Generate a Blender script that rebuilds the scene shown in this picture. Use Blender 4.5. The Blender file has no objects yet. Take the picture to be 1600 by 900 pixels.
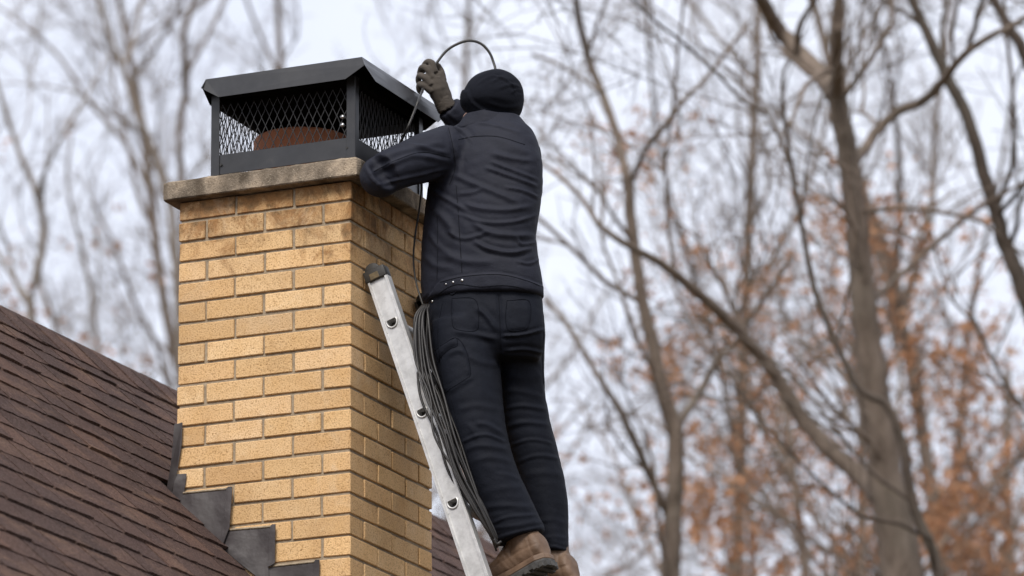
import bpy, bmesh, math, random
import numpy as np
from mathutils import Vector
from mathutils.bvhtree import BVHTree

random.seed(7); np.random.seed(7)
S = bpy.context.scene
COL = S.collection
H = 6.285                       # height of the top of the chimney brickwork above the ground

# ------------------------------------------------------------------ camera
YAW, PIT, ROLL = math.radians(-23.624), math.radians(15.392), math.radians(-0.384)
CAM = np.array([6.690, -14.029, H - 4.635])
FPX = 8000.0
FWD = np.array([math.sin(YAW) * math.cos(PIT), math.cos(YAW) * math.cos(PIT), math.sin(PIT)])
_r = np.array([math.cos(YAW), -math.sin(YAW), 0.0]); _u = np.cross(_r, FWD)
RIGHT = _r * math.cos(ROLL) + _u * math.sin(ROLL)
UP = -_r * math.sin(ROLL) + _u * math.cos(ROLL)
FH = np.array([math.sin(YAW), math.cos(YAW), 0.0])     # horizontal, away from the camera
RH = _r
cd = bpy.data.cameras.new('camera'); cam = bpy.data.objects.new('camera', cd); COL.objects.link(cam)
from mathutils import Matrix
cam.matrix_world = Matrix((( RIGHT[0], UP[0], -FWD[0], CAM[0]), (RIGHT[1], UP[1], -FWD[1], CAM[1]),
                           (RIGHT[2], UP[2], -FWD[2], CAM[2]), (0, 0, 0, 1)))
cd.sensor_width = 36.0; cd.lens = 36.0 * FPX / 1600.0
cd.clip_start = 0.1; cd.clip_end = 3000
cd.dof.use_dof = True; cd.dof.focus_distance = 16.15; cd.dof.aperture_fstop = 4.0
S.camera = cam

# ------------------------------------------------------------------ sky and sun (overcast)
SUN_AZ, SUN_EL = (0.14, -0.99), math.radians(48)
w = bpy.data.worlds.new('World'); S.world = w; w.use_nodes = True
nt = w.node_tree; nt.nodes.clear()
def wn(t, **k):
    n = nt.nodes.new(t)
    for a, b in k.items(): setattr(n, a, b)
    return n
sky = wn('ShaderNodeTexSky', sky_type='NISHITA', sun_disc=False)
sky.sun_elevation = SUN_EL
sky.sun_rotation = math.atan2(SUN_AZ[0], SUN_AZ[1])
sky.air_density = 1.0; sky.dust_density = 4.0; sky.ozone_density = 1.0
tc = wn('ShaderNodeTexCoord')
mp = wn('ShaderNodeMapping'); mp.inputs['Scale'].default_value = (3, 3, 5)
nz = wn('ShaderNodeTexNoise'); nz.inputs['Scale'].default_value = 2.2; nz.inputs['Detail'].default_value = 5
cr = wn('ShaderNodeValToRGB')
cr.color_ramp.elements[0].position = 0.3; cr.color_ramp.elements[0].color = (3.62, 3.82, 4.42, 1)
cr.color_ramp.elements[1].position = 0.75; cr.color_ramp.elements[1].color = (4.45, 4.60, 5.05, 1)
mx = wn('ShaderNodeMixRGB'); mx.inputs[0].default_value = 0.93
bg = wn('ShaderNodeBackground'); bg.inputs['Strength'].default_value = 0.1
wo = wn('ShaderNodeOutputWorld')
L = nt.links.new
L(tc.outputs['Generated'], mp.inputs['Vector']); L(mp.outputs[0], nz.inputs['Vector']); L(nz.outputs['Fac'], cr.inputs[0])
L(sky.outputs[0], mx.inputs[1]); L(cr.outputs[0], mx.inputs[2]); L(mx.outputs[0], bg.inputs['Color']); L(bg.outputs[0], wo.inputs[0])

sd = bpy.data.lights.new('sun', 'SUN'); sun = bpy.data.objects.new('sun', sd); COL.objects.link(sun)
sd.energy = 1.5; sd.angle = math.radians(22); sd.color = (1.0, 0.95, 0.88)
_sv = Vector((SUN_AZ[0] * math.cos(SUN_EL), SUN_AZ[1] * math.cos(SUN_EL), math.sin(SUN_EL)))
sun.rotation_euler = _sv.to_track_quat('Z', 'Y').to_euler(); sun.location = (0, 0, 30)

vs = S.view_settings
S.display_settings.display_device = 'sRGB'
vs.view_transform = 'Standard'; vs.look = 'None'; vs.gamma = 1.0; vs.use_curve_mapping = False
vs.exposure = 1.26
S.render.engine = 'CYCLES'
S.cycles.max_bounces = 6; S.cycles.diffuse_bounces = 3; S.cycles.glossy_bounces = 3
S.cycles.transparent_max_bounces = 8

# ------------------------------------------------------------------ projection helpers
def ray(x, y): return FWD + RIGHT * (x - 800) / FPX - UP * (y - 450) / FPX
def onplane(x, y, n, d0):
    n = np.asarray(n, float); v = ray(x, y); t = (d0 - CAM @ n) / (v @ n); return CAM + t * v
def onY(x, y, v): return onplane(x, y, (0, 1, 0), v)
def onX(x, y, v): return onplane(x, y, (1, 0, 0), v)
def at(x, y, depth): return CAM + ray(x, y) * depth
def project(P):
    P = np.asarray(P, float) - CAM
    z = P @ FWD
    return np.stack([800 + FPX * (P @ RIGHT) / z, 450 - FPX * (P @ UP) / z], -1)
BODY0 = FH @ np.array([0.42, 0.30, 0.0])
def body(x, y, d=0.0): return onplane(x, y, FH, BODY0 + d)   # on an upright plane through the man

# ------------------------------------------------------------------ materials
class NT:
    def __init__(s, name):
        s.m = bpy.data.materials.new(name); s.m.use_nodes = True
        s.t = s.m.node_tree; s.b = s.t.nodes['Principled BSDF']
    def n(s, t, **k):
        q = s.t.nodes.new(t)
        for a, b in k.items():
            if a in q.inputs: q.inputs[a].default_value = b
            else: setattr(q, a, b)
        return q
    def l(s, a, b): s.t.links.new(a, b)
    def coord(s, kind='Object', scale=(1, 1, 1)):
        if kind == 'World':
            c = s.n('ShaderNodeNewGeometry').outputs['Position']
        else:
            c = s.n('ShaderNodeTexCoord').outputs[kind]
        mp = s.n('ShaderNodeMapping'); mp.inputs['Scale'].default_value = scale
        s.l(c, mp.inputs[0]); return mp.outputs[0]
    def noise(s, co, scale, detail=4, rough=0.55, dist=0.0):
        q = s.n('ShaderNodeTexNoise', Scale=scale, Detail=detail, Roughness=rough, Distortion=dist)
        s.l(co, q.inputs['Vector']); return q.outputs['Fac']
    def ramp(s, fac, stops):
        q = s.n('ShaderNodeValToRGB'); e = q.color_ramp.elements
        while len(e) < len(stops): e.new(0.5)
        for i, (p, c) in enumerate(stops):
            e[i].position = p
            e[i].color = (c, c, c, 1) if isinstance(c, (int, float)) else (*c, 1)
        s.l(fac, q.inputs[0]); return q.outputs[0]
    def mix(s, fac, a, b, mode='MIX'):
        q = s.n('ShaderNodeMixRGB', blend_type=mode)
        for i, v in ((0, fac), (1, a), (2, b)):
            if isinstance(v, (int, float)): q.inputs[i].default_value = v if i == 0 else (v, v, v, 1)
            elif isinstance(v, tuple): q.inputs[i].default_value = (*v, 1)
            else: s.l(v, q.inputs[i])
        return q.outputs[0]
    def math(s, op, a, b=0.0):
        q = s.n('ShaderNodeMath', operation=op)
        for i, v in ((0, a), (1, b)):
            if isinstance(v, (int, float)): q.inputs[i].default_value = v
            else: s.l(v, q.inputs[i])
        return q.outputs[0]
    def rnd(s): return s.n('ShaderNodeObjectInfo').outputs['Random']
    def bump(s, h, strength=0.5, dist=0.01):
        q = s.n('ShaderNodeBump', Strength=strength, Distance=dist)
        s.l(h, q.inputs['Height']); s.l(q.outputs[0], s.b.inputs['Normal'])
    def out(s, col=None, rough=0.8, metal=0.0, spec=0.5, sheen=0.0):
        if isinstance(col, tuple): s.b.inputs['Base Color'].default_value = (*col, 1)
        elif col is not None: s.l(col, s.b.inputs['Base Color'])
        if isinstance(rough, (int, float)): s.b.inputs['Roughness'].default_value = rough
        else: s.l(rough, s.b.inputs['Roughness'])
        s.b.inputs['Metallic'].default_value = metal
        s.b.inputs['Specular IOR Level'].default_value = spec
        if sheen: s.b.inputs['Sheen Weight'].default_value = sheen; s.b.inputs['Sheen Roughness'].default_value = 0.5
        return s.m

def m_brick():
    k = NT('yellow_brick'); co = k.coord('World'); cs = k.coord('World', (1, 1, 0.35))
    base = k.ramp(k.rnd(), [(0, (0.57, 0.360, 0.185)), (0.25, (0.67, 0.475, 0.275)), (0.5, (0.60, 0.395, 0.210)), (0.75, (0.68, 0.46, 0.245)), (1, (0.62, 0.44, 0.27))])
    a = k.noise(co, 14, 5, 0.6); base = k.mix(k.ramp(a, [(0.3, 0.0), (0.75, 0.55)]), base, (0.53, 0.305, 0.115))
    b = k.noise(co, 190, 3, 0.7); base = k.mix(k.ramp(b, [(0.32, 0.9), (0.49, 0.0)]), base, (0.22, 0.115, 0.04))
    b2 = k.noise(k.coord('World', (1, 1, 0.5)), 420, 2, 0.7); base = k.mix(k.ramp(b2, [(0.5, 0.0), (0.75, 0.45)]), base, (0.72, 0.50, 0.24))
    b3 = k.noise(k.coord('World', (1, 1, 0.8)), 90, 2, 0.6, 1.5); base = k.mix(k.ramp(b3, [(0.56, 0.0), (0.72, 0.35)]), base, (0.28, 0.15, 0.05))
    # soot and water marks that have run down from under the crown
    geo = k.n('ShaderNodeNewGeometry'); sx = k.n('ShaderNodeSeparateXYZ'); k.l(geo.outputs['Position'], sx.inputs[0])
    h = k.n('ShaderNodeMapRange'); k.l(sx.outputs['Z'], h.inputs[0])
    for i, v in ((1, H - 0.42), (2, H + 0.0), (3, 0.0), (4, 1.0)): h.inputs[i].default_value = v
    st = k.noise(co, 9, 6, 0.7, 0.8); st2 = k.noise(k.coord('World', (1, 1, 0.15)), 40, 3, 0.6)
    s = k.math('ADD', k.math('MULTIPLY', h.outputs[0], 1.0), k.math('MULTIPLY', k.math('SUBTRACT', st, 0.5), 2.2))
    s = k.math('ADD', s, k.math('MULTIPLY', k.math('SUBTRACT', st2, 0.5), 0.35))
    fac = k.ramp(s, [(0.50, 0.0), (0.95, 0.80)])
    fac = k.math('MULTIPLY', fac, k.ramp(h.outputs[0], [(0.0, 0.0), (0.25, 1.0)]))
    base = k.mix(fac, base, k.mix(k.ramp(k.noise(co, 30, 4), [(0.4, 0.0), (0.65, 1.0)]), (0.24, 0.110, 0.038), (0.075, 0.040, 0.018)))
    ws = k.noise(co, 4.5, 5, 0.62, 0.4); base = k.mix(k.ramp(ws, [(0.53, 0.0), (0.75, 0.42)]), base, (0.30, 0.165, 0.065))
    ef = k.noise(co, 7.5, 5, 0.6, 0.8); base = k.mix(k.ramp(ef, [(0.60, 0.0), (0.75, 0.35)]), base, (0.66, 0.54, 0.38))
    hs = k.n('ShaderNodeHueSaturation', Saturation=1.0); k.l(base, hs.inputs['Color'])
    k.l(k.math('ADD', 0.90, k.math('MULTIPLY', k.math('FRACT', k.math('MULTIPLY', k.rnd(), 7.31)), 0.22)), hs.inputs['Value'])
    k.bump(k.math('ADD', k.math('MULTIPLY', b, 1.0), k.math('MULTIPLY', b3, 0.6)), 0.55, 0.004)
    return k.out(hs.outputs[0], 0.92, spec=0.2)
def m_mortar():
    k = NT('mortar'); co = k.coord('World')
    c = k.ramp(k.noise(co, 60, 5), [(0.25, (0.21, 0.165, 0.115)), (0.75, (0.38, 0.31, 0.225))])
    k.bump(k.noise(co, 250, 3), 0.5, 0.004); return k.out(c, 0.95, spec=0.1)
def m_concrete():
    k = NT('weathered_concrete'); co = k.coord('World')
    c = k.ramp(k.noise(co, 9, 5, 0.6), [(0.36, (0.085, 0.068, 0.051)), (0.5, (0.20, 0.163, 0.125)), (0.66, (0.38, 0.305, 0.225))])
    g = k.noise(co, 170, 3, 0.65)
    c = k.mix(k.ramp(g, [(0.30, 0.8), (0.45, 0.0)]), c, (0.10, 0.075, 0.05))
    c = k.mix(k.ramp(g, [(0.60, 0.0), (0.75, 0.7)]), c, (0.55, 0.46, 0.34))
    c = k.mix(k.ramp(k.noise(k.coord('World', (1, 1, .3)), 16, 4), [(0.48, 0.0), (0.7, 0.8)]), c, (0.085, 0.066, 0.048))
    k.bump(g, 0.6, 0.006); return k.out(c, 0.93, spec=0.15)
def m_blackmetal():
    k = NT('black_painted_steel'); co = k.coord('World')
    a = k.noise(co, 22, 5, 0.6)
    c = k.ramp(a, [(0.3, (0.014, 0.014, 0.0155)), (0.65, (0.023, 0.023, 0.025)), (0.85, (0.040, 0.037, 0.036))])
    r = k.ramp(k.noise(co, 7, 4), [(0.3, 0.27), (0.7, 0.42)])
    k.bump(k.noise(co, 5, 2), 0.10, 0.01); return k.out(c, r, spec=0.55)
def m_simple(name, c0, c1, scale, rough, bump=0.3, bscale=None, metal=0.0, spec=0.4, kind='World', sheen=0.0, dist=0.003):
    k = NT(name); co = k.coord(kind)
    c = k.ramp(k.noise(co, scale, 5, 0.6), [(0.3, c0), (0.7, c1)])
    k.bump(k.noise(co, bscale or scale * 6, 3, 0.6), bump, dist)
    return k.out(c, rough, metal, spec, sheen)
def m_flashing():
    k = NT('lead_flashing'); co = k.coord('World')
    a = k.noise(co, 7, 4, 0.5, 0.5)
    c = k.ramp(a, [(0.25, (0.040, 0.034, 0.034)), (0.5, (0.085, 0.075, 0.075)), (0.64, (0.13, 0.12, 0.118)), (0.8, (0.055, 0.05, 0.05))])
    k.bump(k.noise(co, 13, 4), 0.35, 0.012)
    return k.out(c, k.ramp(a, [(0.3, 0.36), (0.7, 0.58)]), 0.6, 0.5)
def m_shingle():
    k = NT('asphalt_shingle'); co = k.coord('World')
    c = k.ramp(k.rnd(), [(0, (0.052, 0.033, 0.029)), (0.3, (0.108, 0.066, 0.055)), (0.6, (0.076, 0.049, 0.044)), (0.8, (0.150, 0.088, 0.066)), (1, (0.068, 0.044, 0.040))])
    c = k.mix(k.ramp(k.noise(co, 6, 4, 0.6), [(0.35, 0.0), (0.7, 0.7)]), c, (0.088, 0.060, 0.053))
    c = k.mix(k.ramp(k.noise(k.coord('World', (1, 0.35, 1)), 10, 5, 0.65), [(0.52, 0.0), (0.72, 0.7)]), c, (0.21, 0.130, 0.090))
    g = k.noise(co, 120, 5, 0.9)
    c = k.mix(k.ramp(g, [(0.36, 0.9), (0.49, 0.0)]), c, (0.030, 0.020, 0.018))
    c = k.mix(k.ramp(g, [(0.53, 0.0), (0.68, 0.75)]), c, (0.30, 0.22, 0.19))
    k.bump(g, 0.9, 0.008); return k.out(c, 0.95, spec=0.12)
def m_aluminium():
    k = NT('worn_aluminium'); co = k.coord('World')
    c = k.ramp(k.noise(co, 25, 6, 0.7), [(0.3, (0.42, 0.415, 0.405)), (0.6, (0.60, 0.595, 0.585))])
    c = k.mix(k.ramp(k.noise(co, 70, 4, 0.7), [(0.62, 0.0), (0.75, 0.5)]), c, (0.33, 0.31, 0.28))
    r = k.ramp(k.noise(k.coord('World', (8, 8, 1)), 30, 4), [(0.3, 0.36), (0.7, 0.55)])
    k.bump(k.noise(k.coord('World', (6, 6, .6)), 60, 3), 0.08, 0.003)
    return k.out(c, r, 0.55, 0.5)
def m_fabric(name, c0, c1, sheen=0.12, rough=0.8, cw=1.0, spec=0.3):
    k = NT(name); co = k.coord('World')
    c = k.ramp(k.noise(co, 7, 4, 0.6), [(0.3, c0), (0.7, c1)])
    wv = k.noise(k.coord('World', (1, 1, 1.6)), 520, 2, 0.6); fl = k.noise(co, 45, 4, 0.6)
    cr_ = k.noise(k.coord('World', (1, 1, 1.5)), 11, 5, 0.6, 1.6)
    k.bump(k.math('ADD', k.math('ADD', k.math('MULTIPLY', wv, 0.10), k.math('MULTIPLY', fl, 0.5)), k.math('MULTIPLY', cr_, 1.1 * cw)), 0.5, 0.006)
    return k.out(c, rough, 0.0, spec, sheen)
def m_bark(name, c0, c1):
    k = NT(name); co = k.coord('World', (1, 1, 0.25))
    a = k.noise(co, 14, 5, 0.65)
    c = k.ramp(a, [(0.3, c0), (0.7, c1)])
    c = k.mix(k.ramp(k.noise(k.coord('World'), 1.7, 4), [(0.5, 0.0), (0.75, 0.4)]), c, (0.15, 0.14, 0.115))
    k.bump(a, 0.8, 0.03); return k.out(c, 0.95, spec=0.15)
def m_leaf(name, cols):
    k = NT(name)
    at_ = k.n('ShaderNodeNewGeometry')
    c = k.ramp(at_.outputs['Random Per Island'], [(i / (len(cols) - 1), q) for i, q in enumerate(cols)])
    m = k.out(c, 0.7, spec=0.25)
    tr = k.n('ShaderNodeBsdfTranslucent'); k.l(c, tr.inputs[0])
    ms = k.n('ShaderNodeMixShader'); ms.inputs[0].default_value = 0.4
    o = [q for q in k.t.nodes if q.type == 'OUTPUT_MATERIAL'][0]
    k.l(k.b.outputs[0], ms.inputs[1]); k.l(tr.outputs[0], ms.inputs[2]); k.l(ms.outputs[0], o.inputs[0])
    return m

M = dict(
    brick=m_brick(), mortar=m_mortar(), concrete=m_concrete(), steel=m_blackmetal(), flashing=m_flashing(), shingle=m_shingle(), alu=m_aluminium(),
    shade_black=m_simple('cap_interior_shade', (0.006, 0.0058, 0.0056), (0.011, 0.0105, 0.010), 20, 0.98, 0.3, spec=0.02),  # near-black, puts the shade inside the cap into the colour
    mesh_steel=m_simple('black_mesh_steel', (0.014, 0.014, 0.015), (0.026, 0.026, 0.028), 30, 0.6),
    clay=m_simple('rusty_flue_clay', (0.27, 0.095, 0.045), (0.40, 0.155, 0.075), 14, 0.85),
    plastic=m_simple('black_ladder_cap_plastic', (0.018, 0.017, 0.016), (0.030, 0.028, 0.025), 30, 0.5),
    rubtan=m_simple('worn_cap_insert', (0.06, 0.045, 0.025), (0.14, 0.10, 0.05), 40, 0.7),
    bore=m_simple('bore_shade', (0.02, 0.018, 0.016), (0.05, 0.045, 0.04), 60, 0.7),  # dark tone painted as the shade down the rung bore
    bolt=m_simple('zinc_bolt', (0.45, 0.45, 0.45), (0.7, 0.7, 0.7), 60, 0.3, 0.1, metal=1.0),
    jacket=m_fabric('dark_work_jacket_cloth', (0.0086, 0.0098, 0.0168), (0.0128, 0.0144, 0.0242), 0.0, 0.74, 0.6, 0.24),
    trousers=m_fabric('navy_work_trouser_cloth', (0.0026, 0.0037, 0.0080), (0.0046, 0.0063, 0.0124), 0.0, 0.78, 0.45, 0.2),
    knit=m_fabric('black_knit', (0.0052, 0.0062, 0.0102), (0.0088, 0.0100, 0.0156), 0.0, 0.92, 0.5, 0.15),
    thread=m_simple('seam_thread', (0.0045, 0.005, 0.008), (0.008, 0.009, 0.013), 200, 0.9, spec=0.15),
    navythread=m_simple('navy_seam_thread', (0.0022, 0.003, 0.006), (0.005, 0.006, 0.011), 200, 0.9, spec=0.15),
    glove=m_fabric('brown_grey_glove', (0.040, 0.033, 0.027), (0.072, 0.060, 0.049), 0.0, 0.85, 0.3),
    skin=m_simple('skin', (0.48, 0.27, 0.20), (0.56, 0.34, 0.26), 30, 0.55, 0.1),
    leather=m_simple('brown_boot_leather', (0.085, 0.050, 0.030), (0.165, 0.105, 0.068), 16, 0.62, 0.35, 90),
    sole=m_simple('boot_rubber', (0.030, 0.030, 0.030), (0.075, 0.072, 0.068), 40, 0.8),
    cable=m_simple('dark_rod_sheath', (0.009, 0.008, 0.0075), (0.020, 0.0175, 0.016), 40, 0.5, 0.1, spec=0.5),
    wall=m_simple('house_siding', (0.45, 0.41, 0.34), (0.52, 0.47, 0.40), 2, 0.8),
    trim=m_simple('white_trim', (0.70, 0.69, 0.66), (0.78, 0.77, 0.74), 3, 0.6),
    deck=m_simple('roof_underlay', (0.030, 0.022, 0.020), (0.045, 0.034, 0.030), 10, 0.95),
    ground=m_simple('leafy_lawn', (0.055, 0.060, 0.025), (0.16, 0.10, 0.055), 0.8, 0.95),
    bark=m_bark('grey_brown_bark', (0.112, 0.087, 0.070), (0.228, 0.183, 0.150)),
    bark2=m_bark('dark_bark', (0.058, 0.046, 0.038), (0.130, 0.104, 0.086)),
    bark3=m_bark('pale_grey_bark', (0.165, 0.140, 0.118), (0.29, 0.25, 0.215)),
    leaf=m_leaf('rust_oak_leaf', [(0.30, 0.145, 0.075), (0.43, 0.225, 0.122), (0.36, 0.175, 0.090), (0.50, 0.29, 0.168), (0.28, 0.150, 0.088)]),
    leaf2=m_leaf('faded_leaf', [(0.40, 0.235, 0.16), (0.34, 0.20, 0.14), (0.46, 0.30, 0.21)]),
)

# ------------------------------------------------------------------ object helpers
ORG = {}
def mesh(name, v, f, mat, smooth=False):
    me = bpy.data.meshes.new(name); me.from_pydata([tuple(map(float, q)) for q in v], [], [tuple(q) for q in f]); me.update()
    me.materials.append(M[mat])
    if smooth: me.polygons.foreach_set('use_smooth', [True] * len(me.polygons))
    return me
def link(name, me, loc, parent=None):
    o = bpy.data.objects.new(name, me); COL.objects.link(o)
    loc = np.asarray(loc, float)
    if parent is not None:
        o.parent = parent; o.location = tuple(loc - ORG[parent.name])
    else: o.location = tuple(loc)
    ORG[o.name] = loc
    return o
def obj(name, v, f, mat, parent=None, smooth=False, base=False):
    v = np.asarray(v, float); c = v.mean(0)
    if base: c = np.array([c[0], c[1], v[:, 2].min()])
    return link(name, mesh(name, v - c, f, mat, smooth), c, parent)
def tag(o, label=None, cat=None, group=None, kind=None):
    for a, b in (('label', label), ('category', cat), ('group', group), ('kind', kind)):
        if b: o[a] = b
    return o
def thing(name, loc, label, cat, group=None):
    o = bpy.data.objects.new(name, None); COL.objects.link(o); o.location = tuple(loc); o.empty_display_size = 0.1
    ORG[o.name] = np.asarray(loc, float)
    return tag(o, label, cat, group)

class MB:                                   # collects shapes for one mesh
    def __init__(s): s.v = []; s.f = []
    def add(s, v, f):
        n = len(s.v); s.v += [tuple(q) for q in v]; s.f += [tuple(i + n for i in q) for q in f]
    def box(s, lo, hi):
        (a, b, c), (d, e, g) = lo, hi
        s.add([(a, b, c), (d, b, c), (d, e, c), (a, e, c), (a, b, g), (d, b, g), (d, e, g), (a, e, g)],
              [(3, 2, 1, 0), (4, 5, 6, 7), (0, 1, 5, 4), (1, 2, 6, 5), (2, 3, 7, 6), (3, 0, 4, 7)])
    def bar(s, p, q, wa, a, wb):            # box from p to q, half-width wa along a, wb along the third axis
        p, q, a = (np.asarray(t, float) for t in (p, q, a)); d = q - p; d /= np.linalg.norm(d)
        a = a - d * (a @ d); a /= np.linalg.norm(a); b = np.cross(d, a)
        vs_ = [t + i * wa * a + j * wb * b for t in (p, q) for i, j in ((-1, -1), (1, -1), (1, 1), (-1, 1))]
        s.add(vs_, [(3, 2, 1, 0), (4, 5, 6, 7), (0, 1, 5, 4), (1, 2, 6, 5), (2, 3, 7, 6), (3, 0, 4, 7)])
    def slab(s, poly, n, th):               # polygon extruded by th along n
        poly = [np.asarray(q, float) for q in poly]; n = np.asarray(n, float); k = len(poly)
        s.add(poly + [q + n * th for q in poly], [tuple(range(k))[::-1], tuple(range(k, 2 * k))] + [(i, (i + 1) % k, k + (i + 1) % k, k + i) for i in range(k)])
    def tube(s, pts, rad, n=8, cap=True, ell=None):
        pts = np.asarray(pts, float); k = len(pts)
        rad = np.full(k, rad) if np.isscalar(rad) else np.asarray(rad, float)
        t = np.gradient(pts, axis=0); t /= np.linalg.norm(t, axis=1)[:, None] + 1e-12
        a = np.cross(t[0], (0, 0, 1.0) if abs(t[0][2]) < 0.9 else (1.0, 0, 0)); a /= np.linalg.norm(a)
        ang = np.arange(n) * 2 * math.pi / n; V = []
        for i in range(k):
            a = a - t[i] * (a @ t[i]); a /= np.linalg.norm(a); b = np.cross(t[i], a)
            V += [pts[i] + rad[i] * (math.cos(q) * a + math.sin(q) * b) for q in ang]
        F = [(i * n + j, i * n + (j + 1) % n, (i + 1) * n + (j + 1) % n, (i + 1) * n + j) for i in range(k - 1) for j in range(n)]
        if cap: F += [tuple(range(n))[::-1], tuple(range((k - 1) * n, k * n))]
        s.add(V, F)
    def loft(s, rings):
        n = len(rings[0]); k = len(rings); V = [q for r in rings for q in r]
        F = [(i * n + j, i * n + (j + 1) % n, (i + 1) * n + (j + 1) % n, (i + 1) * n + j) for i in range(k - 1) for j in range(n)]
        F += [tuple(range(n))[::-1], tuple(range((k - 1) * n, k * n))]
        s.add(V, F)
    def obj(s, name, mat, parent=None, smooth=False): return obj(name, s.v, s.f, mat, parent, smooth)
def bevel_obj(o, width, seg=2, angle=40):
    md = o.modifiers.new('bevel', 'BEVEL'); md.width = width; md.segments = seg; md.limit_method = 'ANGLE'; md.angle_limit = math.radians(angle)
    return o
def catmull(pts, n=8):
    P = np.asarray(pts, float); P = np.vstack([2 * P[0] - P[1], P, 2 * P[-1] - P[-2]]); out = []
    for i in range(1, len(P) - 2):
        for t in np.arange(n) / n:
            a, b, c, d = P[i - 1:i + 3]
            out.append(0.5 * (2 * b + (c - a) * t + (2 * a - 5 * b + 4 * c - d) * t * t + (3 * b - a - 3 * c + d) * t ** 3))
    out.append(P[-2]); return np.array(out)

# ================================================================== GROUND
tag(obj('ground', [(-900, -900, 0), (900, -900, 0), (900, 1500, 0), (-900, 1500, 0)], [(0, 1, 2, 3)], 'ground'), kind='structure')

# ================================================================== CHIMNEY
W, C, BH = 0.61, 0.0677, 0.0586
J = C - BH; PT = (W + J) / 3; BL = PT - J; BD = (BL - J) / 2
chim = thing('chimney', (-W / 2, W / 2, 0), 'yellow brick chimney with weathered concrete crown and stepped grey flashing', 'chimney')
NC = 26
core = MB(); core.box((-W + 0.006, 0.006, 0.3), (-0.006, W - 0.006, H - 0.002)); core.obj('mortar_core', 'mortar', chim)
def brick_meshes(dx, dy, n=5):
    out = []
    for i in range(n):
        v = []
        rr = random.Random(i * 7 + int(dx * 1000))
        e = 0.0022
        # slightly eased box: 8 corners cut back so that the arris catches light unevenly
        bm = bmesh.new(); bmesh.ops.create_cube(bm, size=1)
        for q in bm.verts: q.co = Vector((q.co.x * dx + rr.uniform(-1, 1) * 0.0008, q.co.y * dy + rr.uniform(-1, 1) * 0.0008, q.co.z * BH + rr.uniform(-1, 1) * 0.0009))
        bmesh.ops.bevel(bm, geom=bm.edges[:], offset=e, segments=1, affect='EDGES')
        me = bpy.data.meshes.new('brick'); bm.to_mesh(me); bm.free(); me.materials.append(M['brick']); out.append(me)
    return out
bx_, by_ = brick_meshes(BL, BD), brick_meshes(BD, BL)
for c in range(NC):
    z = H - C * c - J * 0.35 - BH / 2
    X0, X1, Y0, Y1 = -W, 0.0, 0.0, W
    lst = []
    if c % 2 == 0:
        xs = [X0 + BL / 2, (X0 + X1) / 2, X1 - BL / 2]
        for x in xs: lst += [(bx_, x, Y0 + BD / 2), (bx_, x, Y1 - BD / 2)]
        y0, y1 = Y0 + BD + J, Y1 - BD - J; m_ = (y0 + y1) / 2
        for y in (m_ - (BL + J) / 2, m_ + (BL + J) / 2): lst += [(by_, X0 + BD / 2, y), (by_, X1 - BD / 2, y)]
    else:
        ys = [Y0 + BL / 2, (Y0 + Y1) / 2, Y1 - BL / 2]
        for y in ys: lst += [(by_, X0 + BD / 2, y), (by_, X1 - BD / 2, y)]
        x0, x1 = X0 + BD + J, X1 - BD - J; m_ = (x0 + x1) / 2
        for x in (m_ - (BL + J) / 2, m_ + (BL + J) / 2): lst += [(bx_, x, Y0 + BD / 2), (bx_, x, Y1 - BD / 2)]
    for ms_, x, y in lst:
        link('brick', random.choice(ms_), (x + random.gauss(0, .0009), y + random.gauss(0, .0011), z + random.gauss(0, .0006)), chim)
# concrete crown with worn edges and a shallow wash
OV, TH = 0.043, 0.062
def crown():
    rings = []; n = 26
    def rect(ov, z, jit):
        x0, x1, y0, y1 = -W - ov, ov, -ov, W + ov; p = []
        for i in range(n): p.append((x0 + (x1 - x0) * i / n, y0))
        for i in range(n): p.append((x1, y0 + (y1 - y0) * i / n))
        for i in range(n): p.append((x1 - (x1 - x0) * i / n, y1))
        for i in range(n): p.append((x0, y1 - (y1 - y0) * i / n))
        out = []
        for i, (x, y) in enumerate(p):
            cs = abs(((i % n) / n) - 0.5) > 0.485
            k = 0.005 if cs else 0
            sx, sy = (1 if x > -W / 2 else -1), (1 if y > W / 2 else -1)
            out.append((x - sx * k + random.gauss(0, jit), y - sy * k + random.gauss(0, jit), z + random.gauss(0, jit * 0.8)))
        return out
    for ov, z, j in ((-0.08, 0.0005, 0), (OV - 0.004, 0.0005, 0.0005), (OV, 0.004, .0006), (OV, TH * 0.5, .0006), (OV, TH - 0.007, .0009), (OV - 0.003, TH - 0.002, .0012), (OV - 0.010, TH + 0.001, .0012), (-0.04, TH + 0.010, .0006), (-0.2, TH + 0.014, .0004)):
        rings.append(rect(ov, H + z, j))
    b = MB(); b.loft(rings); return b.obj('concrete_crown', 'concrete', chim)
crown()
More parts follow.
